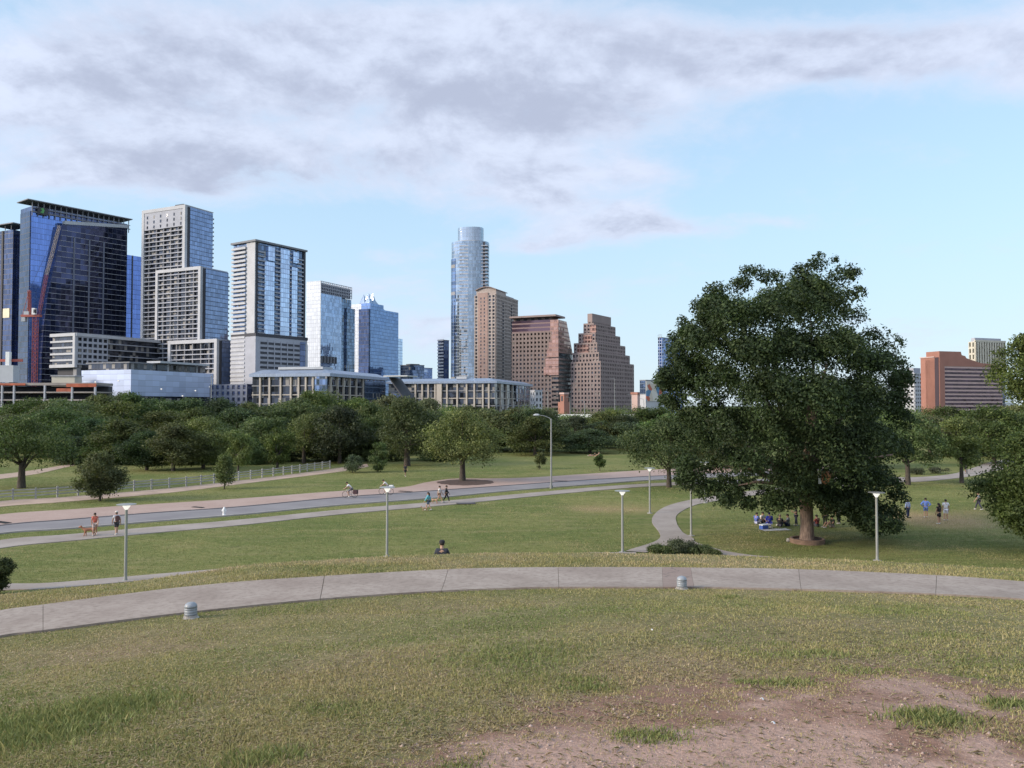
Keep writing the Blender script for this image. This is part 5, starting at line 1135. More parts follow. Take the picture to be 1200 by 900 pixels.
# right: hotel, cream tower, white grid, blue tower
b = Bld('hotel', 'orange brick hotel with dark window bands and stepped brick end tower', 'hotel', 1101, 520, 72)
x1 = b.X(1174.5); zt = b.Z(425.5); y1 = b.Y(1079.5)
b.box('end_wall', 'w_orange', 0, 12, 0, y1, 0, b.Z(418.5)); b.box('dark_strip', 'w_winedark', -.25, .05, .1, b.Y(1096.3), 0, b.Z(418.6)); b.box('end_cap', 'w_orangepale', -.5, 12.2, b.Y(1096), y1+.3, b.Z(418.5), b.Z(417.3))
b.box('corner_wall', 'w_orange', 0, b.X(1107), -.4, 11, 0, b.Z(421)); mb = MB()
xx = lambda q: b.X(q)
mb.slab([(xx(1101.2), b.Z(429)), (xx(1174), b.Z(429)), (xx(1171), b.Z(426)), (xx(1150), b.Z(424.5)), (xx(1133), b.Z(419)), (xx(1131.5), b.Z(416.5)), (xx(1127.5), b.Z(415.5)), (xx(1126.5), b.Z(411.5)), (xx(1101.2), b.Z(411.5))], 'y', -.35, 10.5); b.mb('roof_tower', 'w_orange', mb)
mb = MB(); mb.box(xx(1107)+.02, x1, -.2, 11, 0, b.Z(427.6)); b.mb('wall', 'w_orangepale', mb)
f = (b.Z(427.6)-2-4)/12
for k in range(12): b.box('window_band', 'g_winered', xx(1107.5), x1-.4, -.34, .1, 4+k*f+1.2, 4+k*f+f*.52+1.2)
b = Bld('office_tower', 'cream tower with closely spaced vertical fins rising behind the orange brick hotel', 'office tower', 1144, 760, 70)
x1, y1, zt = b.X(1179), b.Y(1136.5), b.Z(400)
b.bands('g_gold2', .3, x1, .3, y1, 0, zt, 4); b.grid('wall', 'w_cream', 'R', 0, x1, 0, zt, 24, 3.2, .6, .06, .5); b.grid('wall', 'w_cream', 'L', 0, y1, 0, zt, 6, 3.2, .6, .3, .5); b.box('penthouse', 'w_pale', 2, x1-3, 2, y1-1, zt, b.Z(395.5)); b.box('parapet', 'w_cream', -.7, x1+.4, -.7, .6, zt, zt+1.5)
b = Bld('apartment_block', 'white gridded apartment block left of the orange brick hotel', 'apartment block', 1072, 700, 60)
zt = b.Z(437); b.bands('g_win', .3, b.X(1085), .3, b.Y(1058), 0, zt, 3.5); b.grid('wall', 'w_white', 'L', 0, b.Y(1058), 0, zt, 3.5, 3.6, .5, .5, .4); b.grid('wall', 'w_white', 'R', 0, b.X(1085), 0, zt, 3.5, 3.6, .5, .5, .4); b.box('penthouse', 'w_pale', 2, 12, 2, 8, zt, b.Z(431))
b, zt = block('office_block', 'dark blue glass block right of the orange brick hotel', 'office block', 1178, 560, 40, 1170, 1188, 437.5, 'g_tealdk'); b.box('white_panel', 'w_white', b.X(1179.5), b.X(1185), -.3, .2, b.Z(464), b.Z(459))
# ------------------------------------------------------------------ street furniture
def lamp(px, py, H, label):
    c = GF(px, py); o = empty('park_lamp', c, 0, label, 'park lamp', 'disc topped park lamps')
    if bpy.data.meshes.get('lamp_pole_mesh') is None:
        mb = MB(); mb.lathe([(.16, -.1), (.16, .05), (.10, .07), (.085, .3), (.072, 4.0)], n=14); LM_['pole'] = mb.mesh('lamp_pole_mesh', False); LM_['pole'].materials.append(M['lamp'])
        mb = MB(); mb.lathe([(.10, 4.215), (.50, 4.262), (.525, 4.275), (.50, 4.29), (.12, 4.325)], n=28); LM_['disc'] = mb.mesh('disc'); LM_['disc'].materials.append(M['lamp'])
        mb = MB(); mb.lathe([(.075, 3.98), (.10, 4.03), (.21, 4.18), (.20, 4.2)], n=20); LM_['bowl'] = mb.mesh('bowl'); LM_['bowl'].materials.append(M['lampwhite'])
        mb = MB(); mb.lathe([(.26, -.04), (.26, .035)], n=18); LM_['foot'] = mb.mesh('foot'); LM_['foot'].materials.append(M['kerb'])
    for k, n in (('pole', 'pole'), ('disc', 'lamp_disc'), ('bowl', 'diffuser'), ('foot', 'footing')): link_mesh(n, LM_[k], None, o)
    o.scale.z = H/4.3
LM_ = {}
lamp(147, 681, 4.3, 'disc topped park lamp nearest the walkers with the red dog')
lamp(453.5, 652.5, 4.6, 'disc topped park lamp below the cyclist with a white load')
lamp(729.5, 647.5, 4.2, 'disc topped park lamp at the left arm of the path fork')
lamp(1028, 657, 4.4, 'disc topped park lamp before the dark right side of the giant pecan tree')
lamp(810, 628, 4.3, 'park lamp at the inner bend of the curved path, its head hidden in leaves')
lamp(761.5, 601.5, 4.2, 'disc topped park lamp on the lawn outside the bend of the curved path')
lamp(826, 589.5, 4.2, 'park lamp at the far end of the curved path, its head hidden in leaves')
# tall street light
c = G(646, 572.5); o = empty('street_light', c, 0, 'tall galvanised street light with curved arm reaching left over the road', 'street light')
mb = MB(); mb.lathe([(.2, -.1), (.2, .4), (.12, .42), (.075, 8.4)], n=12); mb.build('pole', M['pipe'], o)
mb = MB(); mb.tube([(0, 0, 8.25), (-.25, 0, 8.5), (-.8, 0, 8.72), (-1.5, 0, 8.83)], [.055, .05, .045, .04], 8); mb.build('arm', M['pipe'], o)
mb = MB(); mb.tube([(-1.4, 0, 8.84), (-1.55, 0, 8.86), (-1.9, 0, 8.85), (-2.15, 0, 8.82)], [.05, .13, .14, .06], 10); mb.build('lamp_head', M['roofpale'], o)
# bridge and its lamps
c = P(690, 488, 420); o = empty('road_bridge', (c.x, 420, 0), R(-6), 'low road bridge with a white concrete rail beyond the park trees', 'bridge')
def brx(px): return ray(px, 475)[0]*420-c.x
zt = CZ+ray(600, 485.5)[1]*420; zb = CZ+ray(600, 492.5)[1]*420
mb = MB(); mb.box(brx(560), brx(900), 0, .4, zb, zt); mb.build('parapet', M['white'], o)
mb = MB(); mb.box(brx(556), brx(905), .45, 14, zb-1.4, zb+.1); mb.build('deck', M['w_deck'], o)
for k in range(12):
    mb = MB(); x = brx(565)+(brx(895)-brx(565))*k/11; mb.box(x-.15, x+.15, -.12, .05, zb-.1, zt+.15); mb.build('rail_post', M['w_pale'], o)
    if k % 3 == 1: mb = MB(); mb.box(x-.6, x+.6, 2, 10, -.5, zb-1.4); mb.build('bridge_pier', M['w_deck'], o)
for px, tp, lab in ((642, 459, 'slim road lamp on the bridge, before the small pale building'), (668, 466, 'slim road lamp on the bridge, above the left end of the white rail'), (685, 470, 'slim road lamp on the bridge, above the middle of the white rail'), (720.5, 444, 'tallest slim road lamp on the bridge, before the stepped pyramid tower'), (740, 463, 'slim road lamp on the bridge at the right foot of the stepped pyramid tower'), (754.5, 468, 'slim road lamp on the bridge before the painted wall')):
    d = 424; q = empty('road_lamp', (ray(px, 475)[0]*d, d, 0), 0, lab, 'road lamp', 'lamps along the road bridge'); z1 = CZ+ray(px, tp)[1]*d
    mb = MB(); mb.tube([(0, 0, 0), (0, 0, z1)], [.22, .14], 8); mb.build('pole', M['pipe'], q)
    mb = MB(); mb.tube([(0, 0, z1-.05), (-.8, 0, z1+.25), (-2.2, 0, z1+.3)], [.1, .09, .16], 6); mb.build('lamp_arm', M['pipe'], q)
q = empty('tall_mast', (ray(247.5, 475)[0]*300, 300, 0), 0, 'thin bare mast rising from the trees at the right end of the shiny library hall', 'mast')
mb = MB(); mb.tube([(0, 0, 0), (0, 0, CZ+ray(247, 441)[1]*300)], [.2, .12], 8); mb.build('mast', M['pipe'], q); mb = MB(); mb.ball((0, 0, CZ+ray(247, 441)[1]*300), .25, 8, 6); mb.build('finial', M['pipe'], q)
# rail fence
fp = gp([(-200,613),(-90,597),(0,587),(43,584.8),(85,581.5),(127,577.8),(169,574),(227,569),(281,562.7),(329,557),(366,551.6),(392,548)])
fl = crom(fp, 400); o = empty('rail_fence', fl[0], 0, 'pale weathered post and rail fence along the gravel trail', 'fence')
acc = 0; posts = [fl[0]]
for a, b_ in zip(fl, fl[1:]):
    acc += (b_-a).length
    if acc >= 2.05: posts.append(b_); acc = 0
pm = None
for i, p in enumerate(posts):
    q = p-fl[0]; ang_ = math.atan2(*( (posts[min(i+1, len(posts)-1)]-posts[max(i-1, 0)]).yx))
    if pm is None:
        mb = MB(); mb.box(-.08, .08, -.08, .08, -.2, 1.18); mb.box(-.085, .085, -.085, .085, 1.18, 1.22); pm = mb.mesh('post'); pm.materials.append(M['fence'])
    w = link_mesh('post', pm, None, o); w.location = q; w.rotation_euler.z = ang_
for zr in (.42, .74, 1.05):
    mb = MB()
    pts = [(p-fl[0])+Vector((0, 0, zr)) for p in posts]; dn = [(posts[min(i+1, len(posts)-1)]-posts[max(i-1, 0)]).normalized() for i in range(len(posts))]
    vs_ = []; fs = []
    for p, t_ in zip(pts, dn):
        nx = Vector((-t_.y, t_.x, 0))*.03-Vector((-t_.y, t_.x, 0))*.09
        for sx, szz in ((-.025,-.06),(.025,-.06),(.025,.06),(-.025,.06)):
            v = p+Vector((-t_.y, t_.x, 0))*(sx+.09)*-1+Vector((0, 0, szz)); vs_.append(tuple(v))
    for i in range(len(pts)-1):
        for k in range(4): fs.append((i*4+k, i*4+(k+1) % 4, (i+1)*4+(k+1) % 4, (i+1)*4+k))
    mb.add(vs_, fs); mb.build('rail', M['fence'], o)
# hydrant
c = G(262.5, 604); o = empty('fire_hydrant', c, 0, 'white fire hydrant on the grass strip beside the road', 'fire hydrant')
mb = MB(); mb.lathe([(.17,-.05),(.17,.05),(.12,.06),(.115,.5),(.15,.51),(.15,.56),(.11,.58)], n=14); mb.build('barrel', M['white'], o); mb = MB(); mb.lathe([(.12,.585),(.11,.66),(.06,.72),(.035,.73),(.035,.79)], n=12); mb.build('bonnet', M['white'], o)
for sx in (-1, 1): mb = MB(); mb.tube([(sx*.1, 0, .42), (sx*.2, 0, .42)], [.06, .07], 10); mb.build('outlet', M['white'], o)
mb = MB(); mb.tube([(0, -.1, .4), (0, -.2, .4)], [.08, .09], 10); mb.build('pumper_cap', M['white'], o)
# storm drains, cover
for px, py, wx, wy, rz, lab in ((232, 595.2, .7, .22, 28, 'dark storm drain slot in the brick strip left of the hydrant'), (475, 576.6, .9, .25, 30, 'dark storm drain slot in the brick strip near the cyclists'), (3, 613, .9, .3, 30, 'dark storm drain slot at the left edge of the photo'), (657.5, 564.2, .9, .25, 8, 'small dark storm drain slot right of the tall street light')):
    c = G(px, py); o = empty('storm_drain', (c.x, c.y, .05), R(-rz), lab, 'storm drain', 'storm drains along the brick strip')
    mb = MB(); mb.box(-wx, wx, -wy, wy, 0, .03); mb.build('frame', M['iron'], o); mb = MB()
    for k in range(9): x = -wx*.85+wx*1.7*k/8; mb.box(x-.03, x+.03, -wy*.8, wy*.8, .028, .05)
    mb.box(-wx*.87, wx*.87, -.04, .04, .026, .046); mb.build('grate', M['rubber'], o)
c = G(546, 590.5); o = empty('utility_cover', (c.x, c.y, .055), R(8), 'dark square utility cover set in the sidewalk', 'cover'); mb = MB(); mb.box(-.95, .95, -.55, .55, -.02, .02); mb.build('frame', M['iron'], o); mb = MB(); mb.box(-.82, .82, -.42, .42, .018, .03); mb.build('lid', M['gutter'], o)
# bollard lights by the hill path
for px, py, s_, lab in ((223.5, 724.5, .82, 'blue grey domed bollard light on cement beside the left hill path slabs'), (799, 690.5, .78, 'blue domed bollard light before the discoloured slab of the hill path')):
    c = G(px, py); o = empty('bollard_light', c, .3, lab, 'bollard light'); o.scale = (s_, s_, s_)
    mb = MB(); mb.lathe([(.15,-.08),(.15,.012),(.125,.03),(.12,.06)], n=20); mb.build('footing', M['cementpale'], o)
    mb = MB(); mb.lathe([(.108,.06),(.112,.10),(.106,.105),(.112,.115),(.112,.15),(.106,.155),(.113,.165),(.112,.195),(.106,.2)], n=24); mb.build('louvre_body', M['bluedome'], o, True)
    mb = MB(); mb.lathe([(.114,.2),(.11,.235),(.095,.265),(.068,.285),(.03,.296),(.0,.298)], n=24); mb.build('dome', M['bluedome'], o, True)
# ring and stone at the pecan foot
c = pc; o = empty('tree_ring', c, 0, 'low round brown edging around the foot of the giant pecan tree', 'planter ring')
ri = (G(966, 634).x-G(928, 634).x)/2
mb = MB(); n = 36
prof = [(ri*.86,-.1),(ri*1.0,-.1),(ri*1.02,.3),(ri*.97,.34),(ri*.86,.33),(ri*.86,-.1)]
mb.lathe(prof, n=n); mb.build('edging', M['ringwood'], o); mb = MB(); mb.lathe([(ri*.85,0),(ri*.85,.2),(.3,.28),(0.01,.29)], n=30); mb.build('soil_fill', M['mulch'], o)
c = G(924.5, 635); o = empty('stone', c, .4, 'small pale round stone lying left of the pecan edging', 'stone'); mb = MB(); mb.ball((0, 0, .12), (.2, .17, .16), 12, 8); st = mb.build('stone_body', M['cementpale'], o)
for v in st.data.vertices: v.co *= 1+.12*math.sin(v.co.x*31+v.co.z*17)
mb = MB(); mb.ball((.2, .05, .06), (.11, .1, .09), 10, 7); mb.build('dark_chip', M['mulch'], o)
# orange thing hanging in the pecan
p = P(967, 558, dP-3.6); o = empty('hanging_ornament', p, .5, 'orange and white ornament hanging inside the giant pecan tree', 'ornament')
mb = MB(); mb.lathe([(.02,-.55),(.22,-.42),(.36,-.1),(.36,.15),(.2,.38),(.05,.45)], n=10); mb.build('body', plain('orange_paper', (.5,.22,.12), .9), o); mb = MB(); mb.box(-.62,-.45,-.05,.05,-.5,.5); mb.build('streamer', M['white'], o); mb = MB(); mb.tube([(0,0,.4),(0,0,2.2)], .015, 5); mb.build('cord', M['rubber'], o)
# ------------------------------------------------------------------ people
def skin_mesh(name, V, E, Rd, root=0, sub=1):
    me = bpy.data.meshes.new(name); me.from_pydata([tuple(v) for v in V], E, []); me.update()
    o = bpy.data.objects.new('tmp_skin', me); COL.objects.link(o)
    o.modifiers.new('s', 'SKIN'); sm = o.modifiers.new('u', 'SUBSURF'); sm.levels = sub; sm.render_levels = sub
    sv = me.skin_vertices[0].data
    for i, r_ in enumerate(Rd): sv[i].radius = r_ if isinstance(r_, tuple) else (r_, r_); sv[i].use_root = (i == root)
    dg = bpy.context.evaluated_depsgraph_get(); out = bpy.data.meshes.new_from_object(o.evaluated_get(dg)); out.name = name
    out.polygons.foreach_set('use_smooth', [True]*len(out.polygons)); out.materials.clear()
    bpy.data.objects.remove(o); bpy.data.meshes.remove(me); return out
def person(label, loc, face, H=1.72, pose='stand', shirt=(.5,.5,.5), legs=(.1,.1,.12), hair=(.03,.022,.018), skin='skin', long_legs=False, dress=False, hat=None, sleeves=.5, group=None, seat_h=None, ph=.0, longhair=False, pack=None):
    """face: heading in degrees, 0 = away from the camera (+Y), 180 = towards it"""
    o = empty('person', loc, R(-face), label, 'person', group); s = H/1.72
    J = {}
    if pose == 'sit':      # on the ground, knees bent in front
        J.update(pel=(0,0,.12), bel=(0,-.05,.32), che=(0,-.06,.52), nec=(0,-.03,.67), hea=(0,.0,.81))
        for q, x in ((1, .11), (-1, -.11)): J.update({('hip',q):(x,0,.12), ('kne',q):(x*1.7,.42,.42), ('ank',q):(x*1.3,.66,.07), ('toe',q):(x*1.4,.84,.04), ('sho',q):(x*1.75,-.06,.60), ('elb',q):(x*2.5,.1,.36), ('wri',q):(x*1.5,.32,.38), ('han',q):(x*1.2,.4,.38)})
    elif pose == 'stool':
        J.update(pel=(0,0,.47), bel=(0,.02,.66), che=(0,.04,.86), nec=(0,.07,1.0), hea=(0,.11,1.14))
        for q, x in ((1, .1), (-1, -.1)): J.update({('hip',q):(x,.02,.47), ('kne',q):(x*1.5,.43,.46), ('ank',q):(x*1.4,.40,.08), ('toe',q):(x*1.5,.57,.04), ('sho',q):(x*1.9,.05,.94), ('elb',q):(x*2.4,.14,.68), ('wri',q):(x*1.5,.36,.62), ('han',q):(x*1.2,.44,.62)})
    elif pose == 'lie':
        J.update(pel=(0,0,.13), bel=(0,-.2,.2), che=(0,-.38,.3), nec=(0,-.5,.42), hea=(0,-.58,.54))
        for q, x in ((1, .1), (-1, -.1)): J.update({('hip',q):(x,.04,.12), ('kne',q):(x*1.3,.42,.3 if q > 0 else .12), ('ank',q):(x*1.3,.78,.07), ('toe',q):(x*1.5,.86,.16), ('sho',q):(x*1.8,-.44,.34), ('elb',q):(x*2.5,-.6,.1), ('wri',q):(x*2.4,-.4,.05), ('han',q):(x*2.3,-.3,.04)})
    elif pose == 'bike':
        J.update(pel=(0,-.18,.96), bel=(0,-.08,1.13), che=(0,.1,1.3), nec=(0,.24,1.4), hea=(0,.33,1.53))
        for q, x in ((1, .1), (-1, -.1)): J.update({('hip',q):(x,-.16,.95), ('kne',q):(x*1.1,.22,.74 if q > 0 else .60), ('ank',q):(x*1.1,.06 if q > 0 else -.02,.42 if q > 0 else .19), ('toe',q):(x*1.1,.22 if q > 0 else .14,.36 if q > 0 else .14), ('sho',q):(x*1.8,.15,1.33), ('elb',q):(x*2.5,.33,1.12), ('wri',q):(x*2.3,.5,1.0), ('han',q):(x*2.3,.56,.98)})
    else:
        J.update(pel=(0,0,.93), bel=(0,.01,1.08), che=(0,0,1.28), nec=(0,.01,1.46), hea=(0,.03,1.61))
        st = .30 if pose == 'walk' else .03
        for q, x in ((1, .095), (-1, -.095)):
            f = q*st
            J.update({('hip',q):(x,0,.90), ('kne',q):(x*1.05,f*.55+.05*(pose=='walk'),.49), ('ank',q):(x*1.15,f-(.05 if f < 0 else 0),.085 if f >= -.1 else .14), ('toe',q):(x*1.35,f+.14,.035 if f >= -.1 else .06), ('sho',q):(x*1.95,0,1.40), ('elb',q):(x*2.5,-f*.45,1.13), ('wri',q):(x*2.45,-f*.75+.08,.90), ('han',q):(x*2.4,-f*.8+.1,.81)})
            if pose == 'akimbo': J.update({('elb',q):(x*4.1,-.08,1.17), ('wri',q):(x*2.1,.06,1.01), ('han',q):(x*1.6,.1,.97)})
            if pose == 'phone': J.update({('elb',q):(x*2.3,.05,1.13), ('wri',q):(x*1.2,.28,1.2), ('han',q):(x*.8,.33,1.25)})
    RAD = dict(pel=(.145,.115), bel=(.135,.105), che=(.155,.11), nec=.055, hea=(.085,.105), hip=.09, kne=.06, ank=.042, toe=.038, sho=.062, elb=.046, wri=.034, han=.036)
    keys = ['pel','bel','che','nec','hea']; E = [(0,1),(1,2),(2,3),(3,4)]; V = [J[k] for k in keys]; Rr = [RAD[k] for k in keys]
    hd = Vector(J['hea']); nk = Vector(J['nec']); up = (hd-nk).normalized(); fw = Vector((0, 1, 0)); fw = (fw-up*up.y).normalized()
    V.append(hd+up*.115); Rr.append((.062,.075)); E.append((4, 5)); 
    idx = {}
    for q in (1, -1):
        for a in ('hip','kne','ank','toe','sho','elb','wri','han'): idx[(a,q)] = len(V); V.append(J[(a,q)]); Rr.append(RAD[a])
        E += [(0, idx[('hip',q)]), (idx[('hip',q)], idx[('kne',q)]), (idx[('kne',q)], idx[('ank',q)]), (idx[('ank',q)], idx[('toe',q)]), (2, idx[('sho',q)]), (idx[('sho',q)], idx[('elb',q)]), (idx[('elb',q)], idx[('wri',q)]), (idx[('wri',q)], idx[('han',q)])]
        w, h_ = Vector(J[('wri',q)]), Vector(J[('han',q)]); dr = (h_-w).normalized(); sd_ = dr.cross(Vector((q, .2, .1))).normalized()
        for k, ln in enumerate((.085, .095, .09, .07)):
            b0 = h_+sd_*(.024*(k-1.5)); V.append(b0+dr*.03); Rr.append(.011); E.append((idx[('han',q)], len(V)-1)); V.append(b0+dr*ln+sd_*0+Vector((-q*.012, .006, 0))); Rr.append(.008); E.append((len(V)-2, len(V)-1))
        V.append(w.lerp(h_, .6)+sd_*.055); Rr.append(.012); E.append((idx[('han',q)], len(V)-1)); V.append(w.lerp(h_, 1.2)+sd_*.07); Rr.append(.009); E.append((len(V)-2, len(V)-1))
    V = [Vector(v)*s for v in V]; Rr = [(r_[0]*s, r_[1]*s) if isinstance(r_, tuple) else r_*s for r_ in Rr]
    nose = None
    link_mesh('body', skin_mesh('body', V, E, Rr, 0, 1), M[skin], o)
    def gar(name, ks, ed, rad, col, sub=1):
        vv = [Vector(k)*s if not isinstance(k, (str, tuple)) or (isinstance(k, tuple) and not isinstance(k[0], str)) else Vector(J[k])*s for k in ks]
        return link_mesh(name, skin_mesh(name, vv, ed, [((r_[0]*s, r_[1]*s) if isinstance(r_, tuple) else r_*s) for r_ in rad], 0, sub), cloth('cloth_%d_%d_%d' % tuple(int(c_*100) for c_ in col), col), o)
    L = lambda a, q, b_, t_: tuple(Vector(J[(a,q)]).lerp(Vector(J[(b_,q)]), t_))
    sl = L('elb',1,'wri',.9) if sleeves > 1 else None
    ks = ['che','bel',tuple(Vector(J['pel'])*.75+Vector(J['bel'])*.25), tuple(Vector(J['che']).lerp(Vector(J['nec']), .82))]; ed = [(0,1),(1,2),(0,3)]; rd = [(.185,.145),(.155,.127),(.165,.137),(.095,.09)]
    for q in (1, -1):
        ks += [tuple(Vector(J[('sho',q)])+Vector((0, 0, .01))), L('sho',q,'elb',min(1, sleeves*1.1))]; n_ = len(ks); ed += [(0, n_-2), (n_-2, n_-1)]; rd += [.09, .07]
        if sleeves > 1: ks += [L('elb',q,'wri',.92)]; ed.append((n_-1, n_)); rd.append(.052)
    gar('top' if not dress else 'dress_top', ks, ed, rd, shirt)
    if dress:
        p0 = Vector(J['pel']); gar('skirt', [tuple(p0+Vector((0, 0, .1))), tuple(p0-Vector((0, 0, .12))), tuple(p0-Vector((0, 0, .38)))], [(0,1),(1,2)], [(.155,.125),(.19,.16),(.22,.2)], legs)
    else:
        ks = [tuple(Vector(J['pel'])+Vector((0, 0, .03)))]; ed = []; rd = [(.16,.13)]
        for q in (1, -1):
            ks += [('hip',q)]; ed.append((0, len(ks)-1)); rd.append(.108)
            if long_legs: ks += [('kne',q), L('kne',q,'ank',.92)]; ed += [(len(ks)-3, len(ks)-2), (len(ks)-2, len(ks)-1)]; rd += [.078, .06]
            else: ks += [L('hip',q,'kne',.85)]; ed.append((len(ks)-2, len(ks)-1)); rd.append(.095)
        gar('trousers' if long_legs else 'shorts', ks, ed, rd, legs)
    # hair, face, shoes
    mb = MB(); hc = hd+up*.055-fw*.018; mb.ball(hc*s, (.098*s, .115*s, .105*s), 12, 8)
    if longhair: mb.tube([(hc-fw*.06)*s, (hc-fw*.1-up*.14)*s, (hc-fw*.1-up*.30)*s], [.085*s, .085*s, .04*s], 8)
    mb.build('hair', cloth('hair_%d' % int(hair[0]*1000), hair), o, True)
    mb = MB(); mb.ball((hd+fw*.105-up*.005)*s, (.016*s, .022*s, .022*s), 6, 5); mb.build('nose', M[skin], o)
    mb = MB(); mb.box(-.026*s, .026*s, 0, .012*s, 0, .008*s); me_ = mb.build('mouth', cloth('lips', (.30,.11,.09)), o); me_.location = (hd+fw*.097-up*.05)*s
    for q in (1, -1):
        mb = MB(); mb.ball((hd+fw*.092+up*.03+Vector((q*.034, 0, 0)))*s, (.013*s, .009*s, .008*s), 6, 5); mb.build('eye', M['rubber'], o)
        mb = MB(); mb.ball((hd+up*.0+Vector((q*.09, 0, 0)))*s, (.014*s, .022*s, .032*s), 6, 5); mb.build('ear', M[skin], o)
        a, t_ = Vector(J[('ank',q)]), Vector(J[('toe',q)]); mb = MB(); mb.tube([(a-(t_-a)*.3-Vector((0,0,.03)))*s, (a.lerp(t_, .4)-Vector((0,0,.015)))*s, (t_+(t_-a)*.15)*s], [.045*s, .05*s, .035*s], 8); mb.build('shoe', cloth('shoe_pale', (.55,.55,.53)), o, True)
    if hat:
        mb = MB(); mb.lathe([(.115*s, 0), (.112*s, .05*s), (.09*s, .095*s), (.02*s, .11*s)], hc*s+up*.02*s, 14); hm = mb.build('hat', cloth('hat_%d' % int(hat[0]*100), hat), o); mb = MB(); mb.slab([(-.08*s, 0), (.08*s, 0), (.08*s, .012*s), (-.08*s, .012*s)], 'y', .06*s, .2*s); br_ = mb.build('brim', None, hm); br_.data.materials.append(hm.data.materials[0]); br_.location = hc*s+up*.02*s
    if pack:
        mb = MB(); ch = Vector(J['che']); mb.box(-.15*s, .15*s, -.12*s, .1*s, -.22*s, .2*s); pk = mb.build('backpack', cloth('pack', pack), o); pk.location = (ch-Vector((0, .2, .02)))*s
        bm = bmesh.new(); bm.from_mesh(pk.data); bmesh.ops.bevel(bm, geom=bm.edges[:], offset=.05, segments=2, affect='EDGES'); bm.to_mesh(pk.data); bm.free()
    return o
def at(px, py, dz=0): c = GF(px, py); return Vector((c.x, c.y, c.z+dz))
person('person in a coral top with a dark bag walking beside a reddish dog', at(111, 628, .05), 155, 1.68, 'walk', (.50,.13,.09), (.42,.33,.30), sleeves=.3, skin='skin', pack=(.12,.06,.06))
person('person in pale cap, grey top and dark shorts walking at left', at(136.5, 627.5, .05), -40, 1.76, 'walk', (.50,.50,.52), (.05,.05,.06), hat=(.62,.55,.5), sleeves=.5, pack=(.06,.06,.09))
person('person in a turquoise top walking on the sidewalk behind the couple', at(502, 598.5, .03), -75, 1.7, 'walk', (.13,.42,.50), (.05,.08,.13), sleeves=1.2, longhair=True)
person('person in a white top and tan shorts walking with a light brown dog', at(515, 589.5, .05), 95, 1.68, 'walk', (.70,.68,.66), (.33,.22,.16), sleeves=.5)
person('person all in black walking beside the person in the white top', at(523, 589.5, .05), 80, 1.72, 'walk', (.025,.025,.03), (.02,.02,.025), long_legs=True, sleeves=1.2)
person('person in dark clothes jogging on the grass below the huge dark oak', at(475, 558.5), 150, 1.7, 'walk', (.04,.04,.05), (.02,.02,.025), sleeves=.5, skin='skindark')
cs = at(518, 650); ds = min((d_*.25 for d_ in range(96, 180)), key=lambda d_: abs(hh(ray(518, 640)[0]*d_, d_)-(CZ+ray(518, 634.5)[1]*d_-.98))); xs_ = ray(518, 640)[0]*ds
person('person in a dark shirt and black cap seated on the hill slope, seen from behind', Vector((xs_, ds, hh(xs_, ds)+.0)), 0, 1.82, 'sit', (.030,.032,.045), (.05,.05,.07), hat=(.02,.02,.025), long_legs=True, sleeves=.9)
GS = 'people standing on the lawn right of the giant pecan tree'
person('person in a pale blue top and navy trousers at the leaves of the giant pecan', at(1064, 607), -20, 1.62, 'stand', (.33,.40,.60), (.03,.04,.09), long_legs=True, sleeves=1.2, group=GS)
person('person in a bright blue hoodie with hands on hips', at(1085, 606.5), 20, 1.72, 'akimbo', (.17,.27,.66), (.10,.17,.40), sleeves=1.2, group=GS)
person('person with long dark hair in a short black dress', at(1100.5, 614), -15, 1.72, 'stand', (.02,.018,.02), (.02,.018,.02), dress=True, longhair=True, sleeves=.3, group=GS)
person('person all in white beside the person in the black dress', at(1108.5, 610), 20, 1.8, 'stand', (.66,.66,.70), (.62,.62,.68), sleeves=.6, group=GS)
person('person in a pale grey shirt and dark trousers standing alone near the low hanging tree', at(1147, 597.5), -50, 1.66, 'walk', (.52,.53,.58), (.05,.05,.08), long_legs=True, sleeves=.5, group=GS)
GT = 'people gathered in the shade of the giant pecan tree'
person('person in blue and white sitting at the far left of the group under the pecan', at(887, 614), 60, 1.75, 'sit', (.10,.14,.42), (.40,.42,.55), sleeves=.6, group=GT)
person('person in vivid blue sitting on a white stool under the pecan, seen from behind', at(902, 619.5), 5, 1.75, 'stool', (.03,.05,.42), (.03,.04,.28), sleeves=1.2, long_legs=True, hair=(.02,.03,.12), group=GT)
person('person in black sitting on the grass right of the blue one on the stool', at(914, 617), 40, 1.8, 'sit', (.03,.03,.035), (.06,.06,.08), sleeves=.6, group=GT, hair=(.25,.2,.14))
person('person in grey and dark blue sitting on the grass left of the white hat', at(923, 616.5), -60, 1.8, 'sit', (.22,.24,.28), (.03,.04,.10), sleeves=.6, group=GT)
person('person in black with a white hat bending over the group under the pecan', at(933, 616), -80, 1.62, 'phone', (.025,.025,.03), (.05,.05,.08), hat=(.75,.75,.73), long_legs=True, sleeves=.5, group=GT)
person('person in a dark red top sitting right behind the pecan trunk', at(957, 617), -30, 1.75, 'sit', (.22,.05,.05), (.10,.10,.12), sleeves=.6, group=GT)
person('person all in dark clothes standing in the shade right of the pecan trunk', at(967, 617), 10, 1.6, 'stand', (.02,.02,.025), (.02,.02,.025), long_legs=True, sleeves=1.2, group=GT)
person('person in a pale top and dark trousers standing furthest right under the pecan', at(983, 614), -10, 1.62, 'stand', (.42,.43,.50), (.02,.02,.03), long_legs=True, sleeves=.5, group=GT)
person('person in a white top sitting between the blue and white one and the white stool', at(894, 613), 150, 1.72, 'sit', (.6,.6,.6), (.05,.06,.12), sleeves=.5, group=GT)
